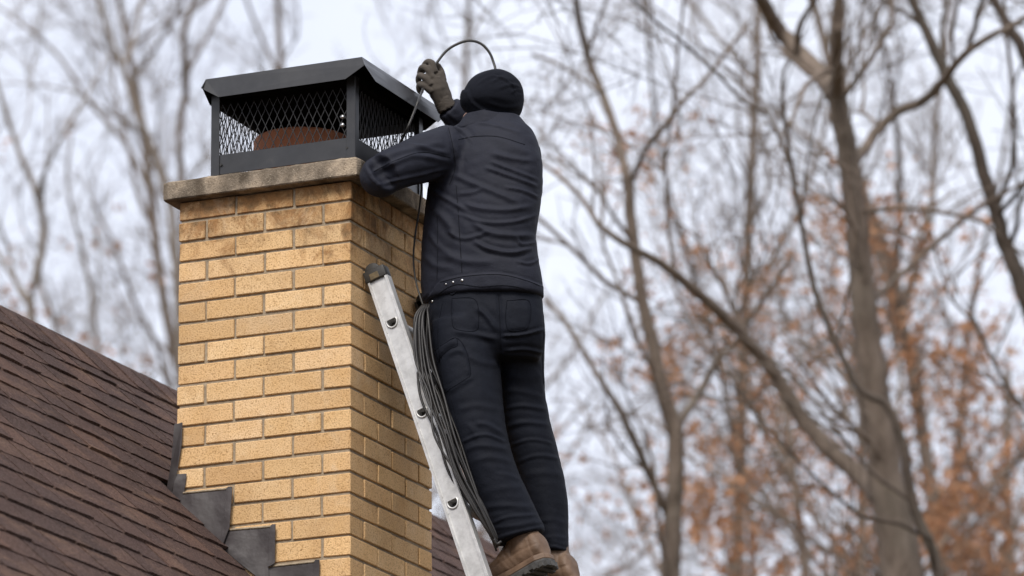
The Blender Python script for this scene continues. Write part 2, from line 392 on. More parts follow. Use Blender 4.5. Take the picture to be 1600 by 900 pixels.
# stepped flashing, traced on the brick face
def zpx(p, ox=240, oy=640, s=3.461): return (ox + p[0] / s, oy + p[1] / s)
def sheet(name, pts, yoff, th=0.0025, warp=None, mat='flashing', sub=True):
    P = [onY(*zpx(q), -(warp(q) if warp else yoff)) for q in pts]
    b = MB(); b.slab(P, (0, -1, 0), th); o = b.obj(name, mat, chim); return bevel_obj(o, 0.0008, 1)
sheet('flashing', [(112, 82), (158, 70), (153, 190), (130, 330), (98, 462), (72, 476), (68, 452), (94, 300), (106, 180)][::-1], 0.008, 0.003, lambda q: 0.010 - max(0, (118 - q[0])) * 0.0004)
sheet('flashing', [(120, 350), (180, 347), (168, 440), (152, 530), (128, 525), (82, 484), (105, 440)][::-1], 0.006)
for yo, pan, rib in ((0.013, [(160, 452), (395, 428), (392, 560), (376, 724), (345, 716), (152, 556), (146, 534)], [(393, 430), (405, 417), (426, 416), (426, 450), (412, 640), (378, 728), (366, 726), (385, 560)]),
                     (0.009, [(398, 652), (635, 632), (630, 700), (622, 850), (628, 960), (590, 930), (470, 836), (372, 752)], [(632, 634), (642, 621), (661, 620), (657, 832), (644, 842), (620, 852), (626, 690)]),
                     (0.005, [(640, 848), (872, 822), (870, 1060), (740, 1060), (610, 960), (570, 905)], [(870, 822), (878, 812), (899, 812), (896, 1070), (868, 1075)])):
    sheet('flashing', pan[::-1], yo); sheet('flashing', rib[::-1], yo + 0.003, 0.004)
    a, b_ = onY(*zpx(pan[0]), -yo - 0.002), onY(*zpx(pan[1]), -yo - 0.002)
    t = MB(); t.tube([a + (b_ - a) * q for q in np.linspace(0, 1, 6)], 0.004, 6); t.obj('flashing_bead', 'mortar', chim, True)

# ================================================================== CHIMNEY CAP (mesh guard with lid)
cx0, cx1, cy0, cy1 = -0.481, 0.026, -0.028, 0.484
zb, zr, zl = H + 0.067, H + 0.133, H + 0.335
cap = thing('chimney_cowl', ((cx0 + cx1) / 2, (cy0 + cy1) / 2, zb), 'black steel chimney cap with diamond mesh sides and overhanging lid', 'cowl')
def post(x, y, sx, sy):
    b = MB(); w_ = 0.030; t = 0.003
    b.box((min(x, x + sx * w_), min(y, y + sy * t), zb - .003), (max(x, x + sx * w_), max(y, y + sy * t), zl))
    b.box((min(x, x + sx * t), min(y + sy * t, y + sy * w_), zb - .003), (max(x, x + sx * t), max(y + sy * t, y + sy * w_), zl))
    bevel_obj(b.obj('corner_post', 'steel', cap), 0.0008, 1)
e = 0.002
post(cx0 - e, cy0 - e, 1, 1); post(cx1 + e, cy0 - e, -1, 1); post(cx0 - e, cy1 + e, 1, -1); post(cx1 + e, cy1 + e, -1, -1)
for lo, hi in (((cx0 + .002, cy0 + .002, zb), (cx1 - .002, cy0 + .005, zr)), ((cx0 + .002, cy1 - .005, zb), (cx1 - .002, cy1 - .002, zr)),
               ((cx0 + .002, cy0 + .006, zb), (cx0 + .005, cy1 - .006, zr)), ((cx1 - .005, cy0 + .006, zb), (cx1 - .002, cy1 - .006, zr))):
    b = MB(); b.box(lo, hi)
    # foot flange lying on the crown and turned-in top edge
    cxm, cym = (cx0 + cx1) / 2, (cy0 + cy1) / 2
    bevel_obj(b.obj('base_rail', 'steel', cap), 0.0008, 1)
def mesh_panel(p, d, ln):
    p = np.array(p, float); d = np.array(d, float); n = np.cross(d, (0, 0, 1.0))
    b = MB(); pw, ph = 0.0280, 0.060; z0, z1 = zr - 0.012, zl - 0.004
    k = int(ln / pw) + 1
    nz = int((z1 - z0) / (ph / 2))
    for i in range(k):
        for j in range(nz):
            u0 = (i + 0.5 * (j % 2)) * pw
            for sgn in (-1, 1):
                u1 = u0 + sgn * pw / 2
                a = (u0, z0 + j * ph / 2 + ph * 0.04); c = (u1, z0 + (j + 1) * ph / 2 - ph * 0.04)
                if min(a[0], c[0]) < 0 or max(a[0], c[0]) > ln: continue
                j1, j2 = random.gauss(0, .0005), random.gauss(0, .0005)
                P = p + d * (a[0] + j1) + n * (0.0013 * sgn); Q = p + d * (c[0] + j2) + n * (-0.0013 * sgn)
                P[2], Q[2] = a[1] - 0.003, c[1] + 0.003
                b.bar(P, Q, 0.0010, d, 0.0012)
            # the knuckle where two strands join
    b.obj('mesh_panel', 'mesh_steel', cap)
mesh_panel((cx0 + .006, cy0 + .008, 0), (1, 0, 0), cx1 - cx0 - .012)
mesh_panel((cx0 + .006, cy1 - .008, 0), (1, 0, 0), cx1 - cx0 - .012)
mesh_panel((cx0 + .008, cy0 + .010, 0), (0, 1, 0), cy1 - cy0 - .02)
mesh_panel((cx1 - .008, cy0 + .010, 0), (0, 1, 0), cy1 - cy0 - .02)
# lid: flat sheet whose four skirts turn down, bottom corners clipped
def lid():
    tx0, tx1, ty0, ty1, tz = -0.482, 0.072, -0.072, 0.512, H + 0.378
    fl = 0.014
    o = MB(); ti = MB()
    def skirt(A, B, outv, fl=0.012):
        A, B, outv = (np.array(q, float) for q in (A, B, outv)); d = B - A; ln = np.linalg.norm(d); d /= ln
        c1, c2 = 0.030, 0.070
        dn = np.array([0, 0, -1.0])
        P = [A, B, B + d * 0.014 + outv * fl * .6 + dn * c1, B - d * c2 * .75 + outv * fl + dn * c2, A + d * c2 * .75 + outv * fl + dn * c2, A - d * 0.014 + outv * fl * .6 + dn * c1]
        b = MB(); b.slab(P, -outv, 0.0018); q = b.obj('lid_skirt', 'steel', top); return q
    b = MB(); mxp, myp = (tx0 + tx1) / 2, (ty0 + ty1) / 2
    g = []
    for z, s in ((0, 1), (0.006, 0.93), (0.022, 0.35), (0.025, 0.02)):
        g.append([(mxp + (tx1 - tx0) / 2 * s * a, myp + (ty1 - ty0) / 2 * s * c, tz + z) for a, c in ((-1, -1), (1, -1), (1, 1), (-1, 1))])
    g = [[(x, y, z - 0.0) for x, y, z in g[0]]] + g[1:]
    b.loft(g); top = b.obj('lid', 'steel', cap)
    skirt((tx0, ty0, tz), (tx1, ty0, tz), (0, -1, 0)); skirt((tx1, ty0, tz), (tx1, ty1, tz), (1, 0, 0), .024)
    skirt((tx1, ty1, tz), (tx0, ty1, tz), (0, 1, 0)); skirt((tx0, ty1, tz), (tx0, ty0, tz), (-1, 0, 0))
    # inner collar the lid is screwed to
    c = MB()
    for lo, hi in (((cx0 + .004, cy0 + .012, zl - .012), (cx1 - .004, cy0 + .015, tz - .005)), ((cx0 + .004, cy1 - .015, zl - .012), (cx1 - .004, cy1 - .012, tz - .005)),
                   ((cx0 + .012, cy0 + .016, zl - .012), (cx0 + .015, cy1 - .016, tz - .005)), ((cx1 - .015, cy0 + .016, zl - .012), (cx1 - .012, cy1 - .016, tz - .005))):
        c.box(lo, hi)
    c.obj('lid_collar', 'shade_black', cap)
    s_ = MB(); s_.box((tx0 + .004, ty0 + .004, tz - .004), (tx1 - .004, ty1 - .004, tz - .0015)); s_.obj('lid_shade_sheet', 'shade_black', top)  # added black sheet, painted as the shade under the lid
lid()
for (x, y, z) in ((0.003, cy0 - .004, H + .205), (0.003, cy0 - .004, H + .178)):
    p = np.array([x - .022, y + .014, z]); t = MB(); t.tube([p, p + (0, -.010, 0)], 0.007, 8); t.obj('bolt', 'bolt', cap, True)
for (x, z) in ((-0.447, H + .098), (0.0, H + .098)):
    t = MB(); t.tube([(x, cy0 + .003, z), (x, cy0 - .004, z)], 0.0045, 6); t.obj('screw', 'plastic', cap)
# round clay flue inside
fl = MB(); fc = np.array([-0.293, 0.25]); RO, RI = 0.158, 0.135
prof = [(RO, TH + .005), (RO + .002, .15), (RO, .230), (RO - .006, .238), (RI + .006, .238), (RI, .230), (RI, .08), (.01, .075)]
rings = [[(fc[0] + r * math.cos(a), fc[1] + r * math.sin(a), H + z) for a in np.arange(40) * 2 * math.pi / 40] for r, z in prof]
fl.loft(rings); tag(fl.obj('flue_pot', 'clay', None, True), 'round rust brown clay flue pot behind the mesh of the chimney cap', 'flue pot')

# ================================================================== HOUSE ROOF
MS, RA = 0.986, -1.58
SN = math.sqrt(1 + MS * MS)
DS = np.array([1, 0, -MS]) / SN; NR = np.array([MS, 0, 1]) / SN     # down the slope / out of the roof
def roofp(s, y, n=0.0): return np.array([s / SN, y, RA - MS * s / SN + H]) + NR * n
SR, SE, YA, YB = -1.925, 0.66, -5.0, 7.5
xr = SR / SN; xe = SE / SN
house = thing('house', (xr, 0, 0), 'house with brown asphalt shingle roof behind and left of the chimney', 'house')
d = MB()
a, b_ = roofp(SR, YA, -.012), roofp(SE, YA, -.012)
l_ = np.array([2 * xr - b_[0], YA, b_[2]])
yv = np.array([0, YB - YA, 0])
d.slab([a, b_, b_ + yv, a + yv], -NR, 0.03)
roof = d.obj('roof', 'deck', house)
d = MB(); NL = NR * (-1, 1, 1)
d.slab([a, a + yv, l_ + yv, l_], -NL, 0.03); tag(d.obj('far_roof_slope', 'shingle', roof))
d = MB(); wx0, wx1 = l_[0] + 0.35, xe - 0.33
zt0 = RA - MS * wx1 + H - .08
ap = RA - MS * xr + H - .08
for y in (YA + .3, YB - .3):
    d.slab([(wx0, y, 0), (wx1, y, 0), (wx1, y, zt0), (xr, y, ap), (wx0, y, zt0)], (0, 1, 0), 0.02)
d.box((wx1 - .02, YA + .321, 0), (wx1, YB - .301, zt0)); d.box((wx0, YA + .321, 0), (wx0 + .02, YB - .301, zt0)); d.obj('wall', 'wall', house)
d = MB(); p = roofp(SE, YA, -.02); d.box((p[0] - .02, YA, p[2] - .16), (p[0] + .005, YB, p[2] - .03)); d.obj('fascia', 'trim', house)
# shingles, one by one where the picture shows them
EX, LN = 0.1226, 0.172
def sh_mesh(w_, th, i):
    rr = random.Random(i); t1 = th; b = MB(); k = 5
    # s runs from 0 (upper end, tucked under) to LN (butt), ripple along the butt
    top = []; bot = []
    for q in range(k + 1):
        y = -w_ / 2 + w_ * q / k; r1 = rr.uniform(-.0015, .0015); r2 = rr.uniform(-.0022, .0022)
        top.append((y, t1 + 0.0055 + r1, LN + r2)); bot.append((y, 0.0035 + r1, LN + r2))
    V = []
    for y, n_, s_ in top: V.append(DS * s_ + NR * n_ + np.array([0, y, 0]))
    for y, n_, s_ in top: V.append(DS * 0 + NR * 0.0024 + np.array([0, y, 0]))
    for y, n_, s_ in bot: V.append(DS * s_ + NR * n_ + np.array([0, y, 0]))
    for y, n_, s_ in bot: V.append(DS * 0 + NR * -0.001 + np.array([0, y, 0]))
    K = k + 1; F = []
    for q in range(k):
        F += [(q, q + 1, K + q + 1, K + q), (2 * K + q, 3 * K + q, 3 * K + q + 1, 2 * K + q + 1), (q, 2 * K + q, 2 * K + q + 1, q + 1), (K + q, K + q + 1, 3 * K + q + 1, 3 * K + q)]
    F += [(0, K, 3 * K, 2 * K), (k, 2 * K + k, 3 * K + k, K + k)]
    return V, F
WID = [0.12, 0.15, 0.18, 0.21, 0.25, 0.165]
VAR = [(w_, th, i, *sh_mesh(w_ - .0085, th, i)) for i, (w_, th) in enumerate([(w_, th) for w_ in WID for th in (.003, .0075, .005)])]
SHM = [mesh('shingle', v, f, 'shingle') for _, _, _, v, f in VAR]
rest = MB(); nsh = 0
ncourse = int((SE - SR) / EX) + 1
for c in range(ncourse):
    sb = SR + 0.103 + EX * c
    if sb > SE + .03: break
    y = YA + random.uniform(0, .3)
    while y < YB:
        i = random.randrange(len(VAR)); w_, th, _, v, f = VAR[i]
        s0 = sb - LN + random.gauss(0, .002)
        p = roofp(s0, y + w_ / 2)
        uv = project(roofp(sb - EX / 2, y + w_ / 2))
        X = sb / SN
        if not (-0.60 < X < 0.0 and -0.0 < y + w_ / 2 < W and False):
            inside = -W - .02 < X < 0.02 and -0.06 < y and y + w_ < W + 0.06
            vis = -60 < uv[0] < 1000 and 380 < uv[1] < 930 and not inside
            hid = 285 < uv[0] < 640 and y > 0.1
            if vis and not hid and nsh < 300: link('shingle', SHM[i], p, roof); nsh += 1
            elif not inside: rest.add([q + p for q in v], f)
        y += w_
tag(rest.obj('outlying_shingles', 'shingle', roof), kind='stuff')
for i in range(46):                            # ridge caps, lapped along the ridge
    y = -1.6 + 0.135 * i; q = roofp(SR, y, 0.004); b = MB(); t = random.uniform(0.004, 0.009); sl = .145 + random.gauss(0, .004)
    lf = np.array([-1, 1, 1])
    for sgn in (1, -1):
        D_ = DS * (sgn, 1, 1); N_ = NR * (sgn, 1, 1)
        q0 = q + np.array([0, 0, t])
        b.slab([q0, q0 + D_ * sl, q0 + D_ * sl + np.array([0, .17, -.006]), q0 + np.array([0, .17, -.006])][::sgn], N_, .007)
    b.obj('ridge_cap', 'shingle', roof)

# ================================================================== LADDER
LY0, LY1 = 0.088, 0.500
L0 = np.array([0.102, 0, -0.455 + H]); L1 = np.array([0.310, 0, -1.059 + H]); LD = (L1 - L0) / np.linalg.norm(L1 - L0); RP = np.linalg.norm(L1 - L0) / 2
LA = np.array([-LD[2], 0, LD[0]])              # across the rail, away from the wall
lad = thing('ladder', (L0 + LD * ((L0[2]) / -LD[2])) * (1, 0, 1) + np.array([0, (LY0 + LY1) / 2, 0]), 'aluminium ladder with black end caps leaning on the chimney under the man', 'ladder')
TOP = -0.172; BOT = (L0[2]) / -LD[2] - 0.02; HWD = 0.0335
def lp(u, a, y): return L0 + LD * u + LA * a + np.array([0, y, 0])
NRUNG = int(BOT / RP)
dsh = []
for k in range(20):
    t = 2 * math.pi * k / 20; x, y = math.cos(t), math.sin(t)
    y = max(y, -0.52) if False else y
    dsh.append((x * 0.0155, (y if y < 0.45 else 0.45) * 0.0165))
DSH = np.array(dsh)                            # (across, along) with the flat on the upper side
DSH[:, 1] *= -1
def rail(y, out):
    b = MB(); g = -out
    # web with D holes
    hz_ = 0.030
    def quad(u0, u1, a0, a1, yy): b.add([lp(u0, a0, yy), lp(u1, a0, yy), lp(u1, a1, yy), lp(u0, a1, yy)], [(0, 1, 2, 3)])
    edges = [TOP]
    for k in range(NRUNG):
        edges += [k * RP - hz_, k * RP + hz_]
    edges.append(BOT)
    for k in range(0, len(edges) - 1, 2): quad(edges[k], edges[k + 1], -HWD, HWD, y)
    for k in range(NRUNG):
        u = k * RP; n = len(DSH); inn = [lp(u + q[1], q[0], y) for q in DSH]
        outp = []
        for q in DSH:
            t = q / max(abs(q[0]) / HWD, abs(q[1]) / hz_, 1e-9); outp.append(lp(u + t[1], t[0], y))
        b.add(inn + outp, [(i, (i + 1) % n, n + (i + 1) % n, n + i) for i in range(n)])
        # corners of the cell
        for sx in (-1, 1):
            for sy in (-1, 1):
                pass
    # flanges with lips and raised edge beads
    for sa in (-1, 1):
        b.bar(lp(TOP, sa * HWD, y + g * .014), lp(BOT, sa * HWD, y + g * .014), .0016, LA, .0165)
        b.bar(lp(TOP, sa * (HWD - .006), y + g * .030), lp(BOT, sa * (HWD - .006), y + g * .030), .0075, LA, .0012)
        b.bar(lp(TOP, sa * (HWD - .0035), y - g * .003), lp(BOT, sa * (HWD - .0035), y - g * .003), .0035, LA, .004)
    b.bar(lp(TOP, 0, y + g * .0035), lp(TOP + .001, 0, y + g * .0035), HWD - .002, LA, .002)
    r = b.obj('rail', 'alu', lad)
    c = MB()
    P0 = lp(TOP - .010, -.002, y + g * .012)
    c.bar(lp(TOP - .018, -.002, y + g * .012), lp(TOP + .020, -.002, y + g * .012), HWD + .004, LA, .022)
    c.tube([lp(TOP - .012, -.006, y - g * .008), lp(TOP - .012, -.006, y + g * .034)], .027, 16)
    bevel_obj(c.obj('end_cap', 'plastic', lad, True), .003, 2)
    c = MB(); c.bar(lp(TOP + .018, -.004, y - g * .0085), lp(TOP - .004, -.004, y - g * .0085), .016, LA, .003); bevel_obj(c.obj('end_cap_insert', 'rubtan', lad), .002, 2)
    f_ = MB(); f_.bar(lp(BOT - .05, 0, y + g * .012), lp(BOT + .018, 0, y + g * .012), HWD + .006, LA, .022); f_.obj('foot', 'plastic', lad)
    for k in range(min(NRUNG, 8)):
        u = k * RP; n = len(DSH); v = []; f = []
        for sc, dy in ((1.0, .002), (1.0, -.003), (1.13, -.0045), (1.34, -.004), (1.38, .001)):
            v += [lp(u + q[1] * sc, q[0] * sc, y - dy * -g if False else y + g * dy * 1.0) for q in DSH]
        for r_ in range(4):
            f += [(r_ * n + i, r_ * n + (i + 1) % n, (r_ + 1) * n + (i + 1) % n, (r_ + 1) * n + i) for i in range(n)]
        obj('rung_flange', v, f, 'alu', lad, True)
rail(LY0, -1); rail(LY1, 1)
for k in range(NRUNG):
    u = k * RP; n = len(DSH); v = []; f = []
    for sc, yy in ((1.0, LY0 - .002), (1.0, LY1 + .002)): v += [lp(u + q[1] * sc, q[0] * sc, yy) for q in DSH]
    f = [(i, (i + 1) % n, n + (i + 1) % n, n + i) for i in range(n)]
    obj('rung', v, f, 'alu', lad)
    v = []
    for yy in (LY0 + .030, LY0 + .033): v += [lp(u + q[1] * .97, q[0] * .97, yy) for q in DSH]
    obj('rung_shade_disc', v, [tuple(range(n)), tuple(range(n, 2 * n))[::-1]] + f, 'bore', lad)  # added dark disc, its colour stands in for shade in the hollow rung

# ================================================================== MAN ON THE LADDER
man = thing('person', body(818, 905, 0.05), 'man in black beanie, dark jacket and navy trousers standing on the ladder', 'person')
PXM = 490.0
def remesh(b, voxel, smooth=6, lam=0.5):
    me = bpy.data.meshes.new('tmp'); me.from_pydata([tuple(map(float, q)) for q in b.v], [], b.f); me.update()
    bm = bmesh.new(); bm.from_mesh(me); bmesh.ops.recalc_face_normals(bm, faces=bm.faces[:]); bm.to_mesh(me); bm.free()
    o = bpy.data.objects.new('tmp', me); COL.objects.link(o)
    md = o.modifiers.new('r', 'REMESH'); md.mode = 'VOXEL'; md.voxel_size = voxel; md.adaptivity = 0
    dg = bpy.context.evaluated_depsgraph_get(); dg.update(); ev = o.evaluated_get(dg); em = ev.to_mesh()
    n = len(em.vertices); V = np.zeros(n * 3); em.vertices.foreach_get('co', V); V = V.reshape(-1, 3).copy()
    F = [tuple(p.vertices) for p in em.polygons]
    ne = len(em.edges); Ed = np.zeros(ne * 2, int); em.edges.foreach_get('vertices', Ed); Ed = Ed.reshape(-1, 2).copy()
    ev.to_mesh_clear(); bpy.data.objects.remove(o); bpy.data.meshes.remove(me)
    V = lap(V, Ed, smooth, lam)
    return V, F, Ed
def lap(V, Ed, it, lam=0.5, mask=None):
    deg = np.zeros(len(V)); np.add.at(deg, Ed[:, 0], 1); np.add.at(deg, Ed[:, 1], 1); deg = np.maximum(deg, 1)[:, None]
    for _ in range(it):
        A = np.zeros_like(V); np.add.at(A, Ed[:, 0], V[Ed[:, 1]]); np.add.at(A, Ed[:, 1], V[Ed[:, 0]])
        dl = (A / deg - V) * lam
        V = V + (dl if mask is None else dl * mask[:, None])
    return V
def normals(V, F):
    N = np.zeros_like(V); T = np.array([f[:3] for f in F]); Q = np.array([f[2] if len(f) == 3 else f[3] for f in F])
    fn = np.cross(V[T[:, 1]] - V[T[:, 0]], V[T[:, 2]] - V[T[:, 0]])
    for k in range(3): np.add.at(N, T[:, k], fn)
    np.add.at(N, Q, fn)
    return N / (np.linalg.norm(N, axis=1)[:, None] + 1e-12)
def seg_dist(P, A, B):
    d = B - A; t = np.clip(((P - A) @ d) / (d @ d + 1e-9), 0, 1)
    q = P - (A + t[:, None] * d); return np.hypot(q[:, 0], q[:, 1]), t
def poly_dist(P, pts):
    pts = catmull(pts, 5) if len(pts) > 2 else np.asarray(pts, float)
    best = np.full(len(P), 1e9); par = np.zeros(len(P)); n = len(pts) - 1
    for i in range(n):
        dd, t = seg_dist(P, pts[i], pts[i + 1]); m_ = dd < best; best[m_] = dd[m_]; par[m_] = (i + t[m_]) / n
    return best, par
def folds(V, N, F, curves, near_only=True):
    uv = project(V); hgt = np.zeros(len(V))
    facing = np.clip(-(N @ FWD) * 2.0 + 0.25, 0, 1)
    rf = random.Random(len(curves))
    for pts, wd, amp in curves:
        wd *= rf.uniform(.75, 1.5); amp *= rf.uniform(.55, 1.15)
        dd, par = poly_dist(uv, np.asarray(pts, float)); t = dd / (wd * .82)
        fade = np.clip(np.minimum(par, 1 - par) * 5 + 0.25, 0, 1)
        hgt += 1.1 * amp * fade * (1.15 * np.exp(-t * t * 2.4) - 0.5 * np.exp(-(t - 1.5) ** 2 * 1.6)) * facing
    return hgt
def noise3(V, seed, freq):           # cheap smooth noise: sum of random plane waves
    rs = np.random.RandomState(seed); h = np.zeros(len(V))
    for k in range(14):
        d = rs.normal(size=3); d /= np.linalg.norm(d); d *= np.array(freq) * rs.uniform(.6, 1.5)
        h += np.sin(V @ d * 2 * math.pi + rs.uniform(0, 6.28))
    return h / 14 ** .5
def in_poly(uv, poly):
    x, y = uv[:, 0], uv[:, 1]; r = np.zeros(len(uv), bool); n = len(poly)
    for i in range(n):
        (x0, y0), (x1, y1) = poly[i], poly[(i + 1) % n]
        c_ = ((y0 > y) != (y1 > y)) & (x < (x1 - x0) * (y - y0) / (y1 - y0 + 1e-9) + x0); r ^= c_
    return r
def patch(uv, N, poly, amp, soft=1.6):
    """raise the cloth inside an outline seen from behind: pockets, flaps, bands"""
    ins = in_poly(uv, poly); dd, _ = poly_dist_lin(uv, list(poly) + [poly[0]])
    return amp * np.where(ins, np.clip(dd / soft, 0, 1), 0) * (N @ FWD < -0.1)
def poly_dist_lin(P, pts):
    pts = np.asarray(pts, float); best = np.full(len(P), 1e9)
    for i in range(len(pts) - 1):
        dd, _ = seg_dist(P, pts[i], pts[i + 1]); best = np.minimum(best, dd)
    return best, None
def hring(xl, xr, y, d, hd, tilt=0.0, n=36, ex=2.3, yaw=0.0):
    """ring lying flat round the body: left and right edge as seen, depth offset, half depth"""
    c0 = body((xl + xr) / 2, y, d); hw = (xr - xl) / 2 / PXM
    cy_, sy_ = math.cos(yaw), math.sin(yaw); out = []
    for k in range(n):
        t = 2 * math.pi * k / n; c_, s_ = math.cos(t), math.sin(t)
        u = hw * np.sign(c_) * abs(c_) ** (2 / ex); v = hd * np.sign(s_) * abs(s_) ** (2 / ex)
        v = v + yaw * u
        out.append(c0 + RH * u + FH * v + np.array([0, 0, -u * tilt]))
    return out
def limb(b, pts, rad, n=20):
    P = catmull([body(*q) for q in pts], 5); r = np.interp(np.linspace(0, 1, len(P)), np.linspace(0, 1, len(rad)), rad)
    b.tube(P, r, n)
def shoot(px, py, tree):
    v = ray(px, py); v = v / np.linalg.norm(v)
    h = tree.ray_cast(Vector(CAM), Vector(v)); return None if h[0] is None else (np.array(h[0]), np.array(h[1]))
def seam(name, pts, V, F, mat, parent, r=0.0016, n=6, lift=0.0006, tree=None):
    tree = tree or BVHTree.FromPolygons([tuple(q) for q in V], F); P = []
    for q in catmull(pts, n):
        h = shoot(q[0], q[1], tree)
        if h is not None: P.append(h[0] + h[1] * lift)
    if len(P) > 2:
        b = MB(); b.tube(P, r, 5); return b.obj(name, mat, parent, True)

# ---- the body itself: head with a face, neck, trunk and limbs inside the clothes
b = MB()
def sph(c, rx, ry, rz, rot=None, n=20):
    c = np.asarray(c, float); rings = []
    for i in range(1, 14):
        p = math.pi * i / 14; rings.append([c + RHh * (rx * math.sin(p) * math.cos(t)) + FHh * (ry * math.sin(p) * math.sin(t)) + np.array([0, 0, -rz * math.cos(p)]) for t in np.arange(n) * 2 * math.pi / n])
    return rings
HY = math.radians(42)                                   # the head looks towards the cap, up to the left
FHh = FH * math.cos(HY) - RH * math.sin(HY); RHh = RH * math.cos(HY) + FH * math.sin(HY)
HC = body(768, 160, 0.03)
b.loft(sph(HC, 0.070, 0.088, 0.090)); b.loft(sph(HC + FHh * 0.03 + np.array([0, 0, -.070]), 0.050, 0.058, 0.055))
for s in (-1, 1): b.loft(sph(HC + RHh * .072 * s - FHh * .005 + np.array([0, 0, -.022]), .010, .018, .031, n=10))
b.tube([HC + FHh * .094 + np.array([0, 0, -.005]), HC + FHh * .112 + np.array([0, 0, -.035]), HC + FHh * .100 + np.array([0, 0, -.045])], [.009, .014, .010], 8)
b.tube([HC + FHh * .080 + RHh * -.025 + np.array([0, 0, -.078]), HC + FHh * .092 + np.array([0, 0, -.078]), HC + FHh * .080 + RHh * .025 + np.array([0, 0, -.078])], .009, 8)
for s in (-1, 1): b.loft(sph(HC + FHh * .082 + RHh * .032 * s + np.array([0, 0, .002]), .013, .012, .010, n=10))
b.tube([body(766, 178, .04), body(764, 225, .05)], [.056, .065], 16)
b.tube([body(735, 176, .03), body(727, 184, .03), body(729, 196, .035)], [.014, .013, .018], 12)
b.loft([hring(715, 812, y, .04, h) for y, h in ((205, .05), (240, .09), (330, .1), (440, .09), (520, .09))])
limb(b, [(700, 240, 0), (640, 256, -.10), (604, 270, -.15)], [.05, .04, .035]); limb(b, [(604, 270, -.15), (612, 264, -.08), (630, 254, .02)], [.035, .032, .028]); limb(b, [(806, 246, .06), (790, 232, .22), (762, 213, .32)], [.05, .04, .036]); limb(b, [(762, 213, .32), (730, 195, .285), (702, 172, .24)], [.036, .032, .026])
limb(b, [(730, 520, 0), (745, 680, -.04), (796, 815, -.05)], [.07, .055, .04]); limb(b, [(805, 520, .08), (825, 680, .10), (860, 840, .12)], [.07, .055, .035])
V, F, Ed = remesh(b, 0.008, 4); obj('body', V, F, 'skin', man, True)

# ---- jacket
b = MB()
T = [(184, 728, 812, .070, .01), (196, 712, 820, .088, .02), (208, 694, 832, .105, .02), (226, 680, 842, .120, .02), (258, 672, 848, .132, .01), (300, 667, 848, .138, .01),
     (340, 662, 843, .138, .0), (375, 659, 837, .136, .0), (405, 657, 841, .136, .0), (440, 657, 847, .138, .0), (470, 660, 849, .138, .0)]
b.loft([hring(xl, xr, y, dd, hd, 0.03, yaw=-0.25) for y, xl, xr, hd, dd in T])
limb(b, [(704, 234, -.02), (662, 247, -.09), (624, 260, -.15), (600, 271, -.185)], [.084, .078, .071, .066])
limb(b, [(599, 270, -.188), (594, 276, -.165), (604, 268, -.09), (624, 258, -.01), (640, 250, .06)], [.064, .067, .064, .056, .046])
limb(b, [(806, 246, .05), (800, 238, .16), (782, 226, .28), (758, 210, .33)], [.085, .078, .070, .062])
limb(b, [(760, 211, .33), (738, 200, .30), (716, 184, .26), (700, 168, .235)], [.062, .057, .050, .043])
V, F, Ed = remesh(b, 0.0047, 10)
N = normals(V, F); uv = project(V)
JF = [([(740, 191), (775, 196), (811, 207)], 5, .004), ([(769, 240), (800, 247), (834, 252)], 6, .004),
      ([(769, 253), (803, 266), (838, 280)], 4.6, .0055), ([(760, 262), (800, 276), (840, 291)], 4.6, .0055), ([(790, 292), (820, 299), (842, 309)], 4.5, .0045),
      ([(706, 272), (742, 288), (782, 304), (812, 318)], 5, .006), ([(714, 303), (735, 301), (752, 296)], 4, .0045), ([(676, 298), (700, 312), (730, 330)], 5, .0045),
      ([(716, 334), (756, 347), (800, 347), (838, 337)], 5, .007), ([(738, 346), (764, 363), (800, 368), (830, 368)], 4.6, .0065), ([(698, 361), (725, 373), (762, 363)], 5, .006),
      ([(741, 377), (764, 389), (800, 395), (830, 388)], 5, .0065), ([(806, 370), (816, 381), (838, 379)], 4, .006), ([(720, 318), (755, 326), (790, 328), (832, 322)], 5, .0045),
      ([(676, 325), (699, 348), (712, 372)], 6, .0045), ([(668, 360), (684, 384), (708, 400)], 6, .004), ([(690, 398), (728, 408), (770, 410)], 7, .004), ([(806, 408), (826, 412), (845, 405)], 4, .004),
      ([(664, 400), (682, 415), (712, 419)], 6, .003), ([(712, 228), (718, 250), (716, 276)], 6, .003), ([(772, 218), (800, 226), (830, 240)], 7, .003),
      ([(578, 272), (612, 256), (650, 243), (699, 252)], 5, .006), ([(590, 290), (630, 279), (667, 271), (697, 264)], 5, .006), ([(636, 224), (668, 232), (700, 240)], 5, .0045),
      ([(600, 243), (640, 234), (690, 222)], 6, .003), ([(574, 260), (582, 276), (596, 292)], 5, .005), ([(586, 254), (598, 268), (616, 284)], 5, .0035), ([(650, 288), (672, 282), (690, 270)], 5, .006),
      ([(690, 158), (700, 176), (712, 188)], 5, .003), ([(686, 172), (696, 184), (704, 196)], 5, .003), ([(700, 196), (722, 204), (736, 220)], 6, .003)]
h = folds(V, N, F, JF)
h += 0.0012 * noise3(V, 3, (7, 7, 7)) + 0.0005 * noise3(V, 4, (24, 24, 24))
HEMT = [(655, 474), (669, 462), (688, 438), (725, 429), (779, 426), (818, 434), (852, 446)]
hem = [tuple(q) for q in catmull(HEMT, 4)]
hp = hem + [(870, 520), (640, 520)]
h += patch(uv, N, hp, .0042, 2.2)
yk = catmull([(700, 198), (707, 232), (711, 262), (702, 290)], 4)
h += -.0028 * np.exp(-(poly_dist_lin(uv, yk)[0] / 1.8) ** 2) * (N @ FWD < -.1) + -.0028 * np.exp(-(poly_dist_lin(uv, hem)[0] / 1.8) ** 2) * (N @ FWD < -.1)
V2 = V + N * h[:, None]; V2 = lap(V2, Ed, 1, .35)
